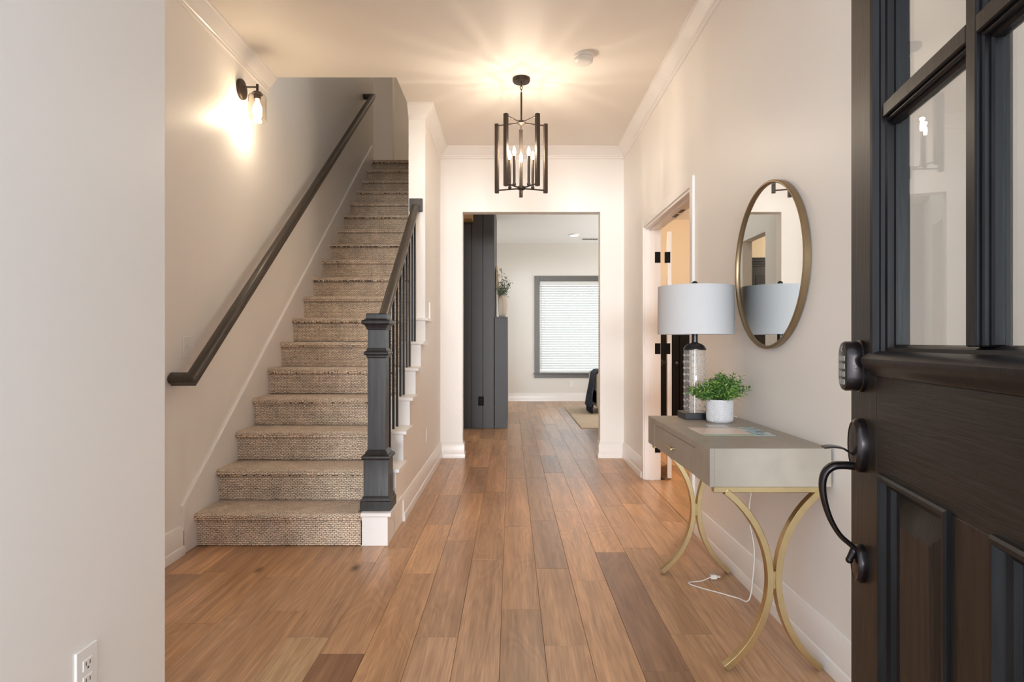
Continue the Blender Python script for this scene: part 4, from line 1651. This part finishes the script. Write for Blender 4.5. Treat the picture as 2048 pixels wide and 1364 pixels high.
# ------------------------------------------------------------------ dark armoire seen in the mirror
ar = thing('armoire', 'dark wood armoire with cornice seen only in the round mirror', 'armoire', (-1.7, 9.3, 0))
bm = B(-2.10, -1.33, 9.15, 9.58, 0, 2.26, 0.003)
obj('body', bm, 'dark_wood', ar)
bm = bmesh.new()
for i, (o_, za, zb) in enumerate(((0.012, 2.26, 2.29), (0.030, 2.29, 2.32), (0.050, 2.32, 2.36), (0.062, 2.36, 2.38))):
    box(bm, -2.10 - o_, -1.33 + o_, 9.15 - o_, 9.59, za, zb, 0.003)
obj('cornice', bm, 'dark_wood', ar)
for (x0, x1, kx) in ((-2.085, -1.72, -1.75), (-1.71, -1.345, -1.68)):
    d = obj('armoire_door', B(x0, x1, 9.132, 9.152, 0.12, 2.22, 0.003), 'dark_wood', ar)
    obj('door_panel', B(x0 + 0.07, x1 - 0.07, 9.126, 9.134, 0.22, 2.12, 0.004), 'dark_wood', d)
    bm = bmesh.new()
    sphere(bm, (kx, 9.118, 1.1), 0.016, 12)
    obj('knob', bm, 'bronze', d, smooth=60)

# ------------------------------------------------------------------ fireplace
fp = thing('fireplace', 'charcoal shiplap fireplace breast with a lower mantel box', 'fireplace', (-0.45, 8.9, 0))
FX = -0.222
YF0, YF1 = 8.172, 9.75
bm = B(-0.718, FX - 0.014, YF0 + 0.016, YF1, 0, H - 0.001)
obj('core', bm, 'shiplap', fp)
edges = [-0.718, -0.520, -0.373, FX]
for a, b in zip(edges, edges[1:]):
    obj('board', B(a + 0.0045, b - 0.0045, YF0, YF0 + 0.016, 0, H - 0.001, 0.0025), 'shiplap', fp)
for i in range(10):
    a = YF0 + 0.018 + i * 0.156
    obj('board', B(FX - 0.014, FX, a, min(YF1, a + 0.151), 0, H - 0.001, 0.002), 'shiplap', fp)
bm = B(FX + 0.0045, -0.046, YF0 + 0.03, 9.72, 0, 1.462, 0.003)
box(bm, FX + 0.001, -0.044, YF0 + 0.026, 9.724, 1.455, 1.475, 0.002)
obj('mantel_box', bm, 'shiplap', fp)
# wooden beam end near the top
bm = B(-0.718, -0.497, 7.90, YF0 - 0.001, 2.715, 2.860, 0.004)
tag(obj('wood_beam', bm, 'beam'), 'short brown wood beam end high beside the charcoal boards', 'beam')

# vase with sprigs
VX, VY, VZ = -0.112, 8.36, 1.475
va = thing('vase', 'tan ring shaped vase with leafy sprigs on the mantel box', 'vase', (VX, VY, VZ))
bm = bmesh.new()
# an upright oval ring, its hole turned towards the room
rot = math.radians(-56)
ca, sa = math.cos(rot), math.sin(rot)
rings = []
n1, n2 = 36, 14
for i in range(n1):
    t = 2 * PI * i / n1
    cx, cz = 0.056 * math.cos(t), 0.150 + 0.140 * math.sin(t)
    ring_ = []
    for j in range(n2):
        p = 2 * PI * j / n2
        rr = 0.010
        u = cx + math.cos(t) * rr * math.cos(p)
        w_ = cz + math.sin(t) * rr * math.cos(p)
        v_ = 0.036 * math.copysign(abs(math.sin(p)) ** 0.5, math.sin(p))
        ring_.append(bm.verts.new((VX + u * ca - v_ * sa, VY + u * sa + v_ * ca, max(VZ, VZ + w_))))
    rings.append(ring_)
for i in range(n1):
    a, b = rings[i], rings[(i + 1) % n1]
    for j in range(n2):
        bm.faces.new((a[j], a[(j + 1) % n2], b[(j + 1) % n2], b[j]))
bmesh.ops.recalc_face_normals(bm, faces=bm.faces[:])
lathe(bm, [(0.016, 0.288), (0.018, 0.312), (0.014, 0.312), (0.012, 0.29)], (VX, VY, VZ), 16, cap=False)
obj('body', bm, 'vase', va, smooth=60)
bms, bml = bmesh.new(), bmesh.new()
rg = random.Random(5)
for k, (tx, ty, tz) in enumerate(((-0.10, -0.05, 0.40), (-0.02, 0.02, 0.66), (0.06, 0.0, 0.56), (0.11, -0.04, 0.47), (-0.06, 0.05, 0.48), (0.03, -0.05, 0.44), (0.08, 0.06, 0.40), (-0.05, -0.08, 0.36))):
    b0 = Vector((VX, VY, VZ + 0.26))
    tip = Vector((VX + tx, VY + ty, VZ + tz))
    pts = bez([b0, b0 + Vector((tx * 0.2, ty * 0.2, (tz - 0.26) * 0.45)), tip], 6)
    tube(bms, pts, 0.0022, 5)
    for i in range(64):
        t = rg.uniform(0.28, 1.0)
        p = pts[min(len(pts) - 1, int(t * (len(pts) - 1)))] + Vector((rg.gauss(0, 0.028), rg.gauss(0, 0.028), rg.gauss(0, 0.022)))
        d = Vector((rg.uniform(-1, 1), rg.uniform(-1, 1), rg.uniform(-0.3, 1)))
        leaf(bml, p, d, rg.uniform(0.020, 0.036), rg.uniform(0.005, 0.008), rg)
obj('sprig_stems', bms, 'twig', va, kind='stuff')
obj('sprig_leaves', bml, 'sage_leaf', va, kind='stuff')
# framed art leaning on the breast
bm = bmesh.new()
pa = thing('picture_frame', 'thin oak picture frame leaning on the mantel behind the vase', 'picture', (FX + 0.04, 8.9, 1.475))
for nm, mm, x0, x1, y0, y1, z0, z1 in (('canvas', 'paper', 0.006, 0.014, 8.66, 9.16, 0.02, 0.70),
                                       ('frame', 'oak_frame', 0.0, 0.024, 8.62, 8.665, 0.0, 0.72), ('frame', 'oak_frame', 0.0, 0.024, 9.155, 9.20, 0.0, 0.72),
                                       ('frame', 'oak_frame', 0.0, 0.024, 8.665, 9.155, 0.0, 0.03), ('frame', 'oak_frame', 0.0, 0.024, 8.665, 9.155, 0.69, 0.72)):
    bm = bmesh.new()
    box(bm, x0, x1, y0, y1, z0, z1, 0.001)
    bmesh.ops.rotate(bm, verts=bm.verts[:], cent=(0, 0, 0), matrix=Matrix.Rotation(math.radians(-4), 3, 'Y'))
    bmesh.ops.translate(bm, verts=bm.verts[:], vec=(FX + 0.056, 0, 1.475))
    obj(nm, bm, mm, pa)

# ------------------------------------------------------------------ far window, blind, outside
w1 = thing('window_1', 'far window with wide gray casing and white blind', 'window', (1.45, 12.0, WZ0), kind='structure')
cwid = 0.100
yo = 11.975
# interior casing: two side boards, head, sill and apron
obj('casing', B(WX0 - cwid, WX0, yo, 12.0, WZ0 - 0.02, WZ1 + cwid, 0.003), 'gray_casing', w1)
obj('casing', B(WX1, WX1 + cwid, yo, 12.0, WZ0 - 0.02, WZ1 + cwid, 0.003), 'gray_casing', w1)
obj('casing', B(WX0, WX1, yo, 12.0, WZ1, WZ1 + cwid, 0.003), 'gray_casing', w1)
obj('sill', B(WX0 - cwid - 0.02, WX1 + cwid + 0.02, 11.94, 12.02, WZ0 - 0.022, WZ0, 0.004), 'gray_casing', w1)
obj('apron', B(WX0 - cwid, WX1 + cwid, yo, 12.0, WZ0 - 0.095, WZ0 - 0.022, 0.003), 'gray_casing', w1)
bm = bmesh.new()
for (a, b, c, d) in ((WX0, WX0 + 0.05, WZ0, WZ1), (WX1 - 0.05, WX1, WZ0, WZ1), (WX0 + 0.05, WX1 - 0.05, WZ0, WZ0 + 0.05), (WX0 + 0.05, WX1 - 0.05, WZ1 - 0.05, WZ1)):
    box(bm, a, b, 12.07, 12.12, c, d, 0.003)
obj('sash', bm, 'trim', w1)
for z0_, z1_ in ((WZ0 + 0.045, WZ1 - 0.045),):
    obj('pane', B(WX0 + 0.045, WX1 - 0.045, 12.093, 12.098, z0_, z1_), 'glass', w1)
nt_ = M['slat'].node_tree
trn = nt_.nodes.new('ShaderNodeBsdfTranslucent')
trn.inputs[0].default_value = (0.9, 0.9, 0.88, 1)
msh = nt_.nodes.new('ShaderNodeMixShader')
msh.inputs[0].default_value = 0.30
nt_.links.new(bsdf(M['slat']).outputs[0], msh.inputs[1])
nt_.links.new(trn.outputs[0], msh.inputs[2])
nt_.links.new(msh.outputs[0], nt_.nodes['Material Output'].inputs['Surface'])
bl = thing('window_blind', 'white horizontal slat blind lowered inside the far gray window', 'blind', (1.45, 12.03, WZ1))
obj('headrail', B(WX0 + 0.006, WX1 - 0.006, 12.004, 12.05, WZ1 - 0.075, WZ1 - 0.002, 0.003), 'slat', bl)
zs = WZ1 - 0.10
first = None
while zs > WZ0 + 0.05:
    if first is None:
        bm = bmesh.new()
        box(bm, WX0 + 0.008, WX1 - 0.008, -0.025, 0.025, -0.0012, 0.0012)
        bmesh.ops.rotate(bm, verts=bm.verts[:], cent=(0, 0, 0), matrix=Matrix.Rotation(math.radians(38), 3, 'X'))
        bmesh.ops.translate(bm, verts=bm.verts[:], vec=(0, 12.028, zs))
        first = obj('slat', bm, 'slat', bl)
        zfirst = zs
    else:
        s = first.copy()
        COL.objects.link(s)
        s.location = (0, 0, zs - zfirst)
    zs -= 0.0466
obj('bottom_rail', B(WX0 + 0.008, WX1 - 0.008, 12.005, 12.05, WZ0 + 0.006, WZ0 + 0.030, 0.003), 'slat', bl)
bm = bmesh.new()
tube(bm, [(0.665, 12.0, WZ1 - 0.08), (0.665, 12.0, 1.42)], 0.004, 8)
obj('wand', bm, 'white_plastic', bl)
for xx in (0.72, 1.35, 2.2):
    obj('ladder_cord', B(xx - 0.0015, xx + 0.0015, 12.001, 12.003, WZ0 + 0.02, WZ1 - 0.05), 'slat', bl)
# outdoors beyond the window
bm = B(-3, 7, 12.2, 22, -0.45, -0.4)
o = struct('ground', bm, 'lawn', 'lawn outside the far window')
bm = B(-2, 2.5, -4, 0.25, -0.16, -0.02)
struct('ground_porch', bm, 'concrete', 'concrete porch outside the entrance')

# ------------------------------------------------------------------ ceiling fittings in the far room
dl = thing('ceiling_light', 'small round white light on the living room ceiling', 'light', (1.12, 11.0, H))
bm = bmesh.new()
lathe(bm, [(0.095, H), (0.095, H - 0.012), (0.080, H - 0.020)], (1.12, 11.0, 0), 32)
obj('ring', bm, 'white_plastic', dl, smooth=35)
bm = bmesh.new()
lathe(bm, [(0.078, H - 0.018), (0.070, H - 0.024), (0.03, H - 0.027)], (1.12, 11.0, 0), 32)
obj('lens', bm, 'downlight', dl, smooth=35)
av = thing('air_vent', 'white louvered air vent on the living room ceiling', 'vent', (1.46, 11.45, H))
bm = bmesh.new()
for (a, b, c, d) in ((1.30, 1.62, 11.36, 11.38), (1.30, 1.62, 11.52, 11.54), (1.30, 1.32, 11.38, 11.52), (1.60, 1.62, 11.38, 11.52)):
    box(bm, a, b, c, d, H - 0.010, H, 0.002)
obj('frame', bm, 'white_plastic', av)
for i in range(9):
    x = 1.335 + i * 0.031
    bm = bmesh.new()
    box(bm, -0.011, 0.011, 11.38, 11.52, -0.001, 0.001)
    bmesh.ops.rotate(bm, verts=bm.verts[:], cent=(0, 0, 0), matrix=Matrix.Rotation(math.radians(35), 3, 'Y'))
    bmesh.ops.translate(bm, verts=bm.verts[:], vec=(x, 0, H - 0.008))
    obj('louver', bm, 'gray_casing', av)

# ------------------------------------------------------------------ rug, sofa, throw
bm = B(0.925, 3.3, 8.17, 10.80, 0.0005, 0.012, 0.004)
tag(obj('rug', bm, 'rug'), 'beige area rug on the living room floor', 'rug')
so = thing('sofa', 'cream sofa arm just showing behind the right edge of the opening', 'sofa', (2.4, 10.2, 0.012))
bm = bmesh.new()
box(bm, 1.34, 3.6, 9.70, 10.70, 0.14, 0.40, 0.03, 3)
obj('seat', bm, 'sofa', so, smooth=50)
bm = bmesh.new()
box(bm, 1.34, 1.56, 9.68, 10.72, 0.10, 0.66, 0.05, 4)
obj('arm', bm, 'sofa', so, smooth=50)
bm = bmesh.new()
box(bm, 1.56, 3.6, 10.45, 10.72, 0.35, 0.84, 0.05, 4)
obj('backrest', bm, 'sofa', so, smooth=50)
for lx, ly in ((1.40, 9.76), (1.40, 10.64), (3.54, 9.76), (3.54, 10.64)):
    bm = bmesh.new()
    lathe(bm, [(0.016, 0.012), (0.022, 0.15)], (lx, ly, 0), 12)
    obj('leg', bm, 'rail_wood', so, smooth=40)
for i in range(2):
    bm = bmesh.new()
    box(bm, 1.57 + i * 1.0, 2.56 + i * 1.0, 9.68, 10.45, 0.39, 0.52, 0.04, 3)
    obj('cushion', bm, 'sofa', so, smooth=50)
# throw draped over the arm: a thick folded sheet with waves
th = thing('throw_blanket', 'navy knit throw with black fringe draped over the sofa arm', 'blanket', (1.45, 10.0, 0.30))
bm = bmesh.new()
cols, path = 26, []
path = [(1.325, 0.13), (1.318, 0.28), (1.320, 0.42), (1.324, 0.56), (1.330, 0.64), (1.355, 0.680), (1.40, 0.690), (1.48, 0.690), (1.54, 0.685), (1.575, 0.66), (1.58, 0.58)]
g0, g1 = [], []
for j in range(cols + 1):
    v = j / cols
    y = 9.72 + 0.55 * v
    wv = 0.020 * math.sin(v * 22) + 0.012 * math.sin(v * 37 + 1)
    r0_, r1_ = [], []
    for i, (x, z) in enumerate(path):
        low = max(0, (0.6 - z) / 0.45) if x < 1.34 else 0
        sp = (x - 0.045 * low - abs(wv) * (0.3 + 1.4 * low), y + (v - 0.5) * 0.10 * low, z - 0.02 * low * math.sin(v * 9))
        r0_.append(bm.verts.new(sp))
        nx, nz = (-0.016, 0.0) if x < 1.34 else ((0.012, 0) if x > 1.56 else (0, 0.012))
        r1_.append(bm.verts.new((sp[0] + nx, sp[1], sp[2] + nz)))
    g0.append(r0_)
    g1.append(r1_)
k_ = len(path)
for j in range(cols):
    for i in range(k_ - 1):
        bm.faces.new((g0[j][i], g0[j][i + 1], g0[j + 1][i + 1], g0[j + 1][i]))
        bm.faces.new((g1[j][i], g1[j + 1][i], g1[j + 1][i + 1], g1[j][i + 1]))
    bm.faces.new((g0[j][0], g0[j + 1][0], g1[j + 1][0], g1[j][0]))
    bm.faces.new((g0[j][-1], g1[j][-1], g1[j + 1][-1], g0[j + 1][-1]))
for j in (0, cols):
    for i in range(k_ - 1):
        bm.faces.new((g0[j][i], g1[j][i], g1[j][i + 1], g0[j][i + 1]))
bmesh.ops.recalc_face_normals(bm, faces=bm.faces[:])
obj('cloth', bm, 'throw', th, smooth=60)
bm = bmesh.new()
rg = random.Random(3)
for i in range(70):
    v = i / 69
    y = 9.68 + 0.63 * v
    x = 1.275 - 0.02 * abs(math.sin(v * 22)) + rg.uniform(-0.006, 0.006)
    tube(bm, [(x, y, 0.155), (x + rg.uniform(-0.01, 0.01), y + rg.uniform(-0.01, 0.01), 0.085), (x + rg.uniform(-0.012, 0.012), y + rg.uniform(-0.012, 0.012), 0.022)], 0.006, 5)
obj('fringe', bm, 'fringe', th, kind='stuff')

# unseen point lights added to brighten the rooms that are only glimpsed
point_light('study_light', (2.2, 5.6, 2.5), 62, (1.0, 0.86, 0.70), 0.1)
point_light('bedroom_light', (-2.3, 8.3, 2.45), 26, (1.0, 0.86, 0.68), 0.1)
point_light('passage_fill', (0.25, 7.3, 2.93), 6.5, (1.0, 0.97, 0.92), 0.06)
point_light('landing_fill', (-1.0, 9.5, 5.5), 7, (1.0, 0.84, 0.66), 0.15)
point_light('landing_fill', (-2.9, 8.4, 5.5), 2.5, (1.0, 0.84, 0.66), 0.15)
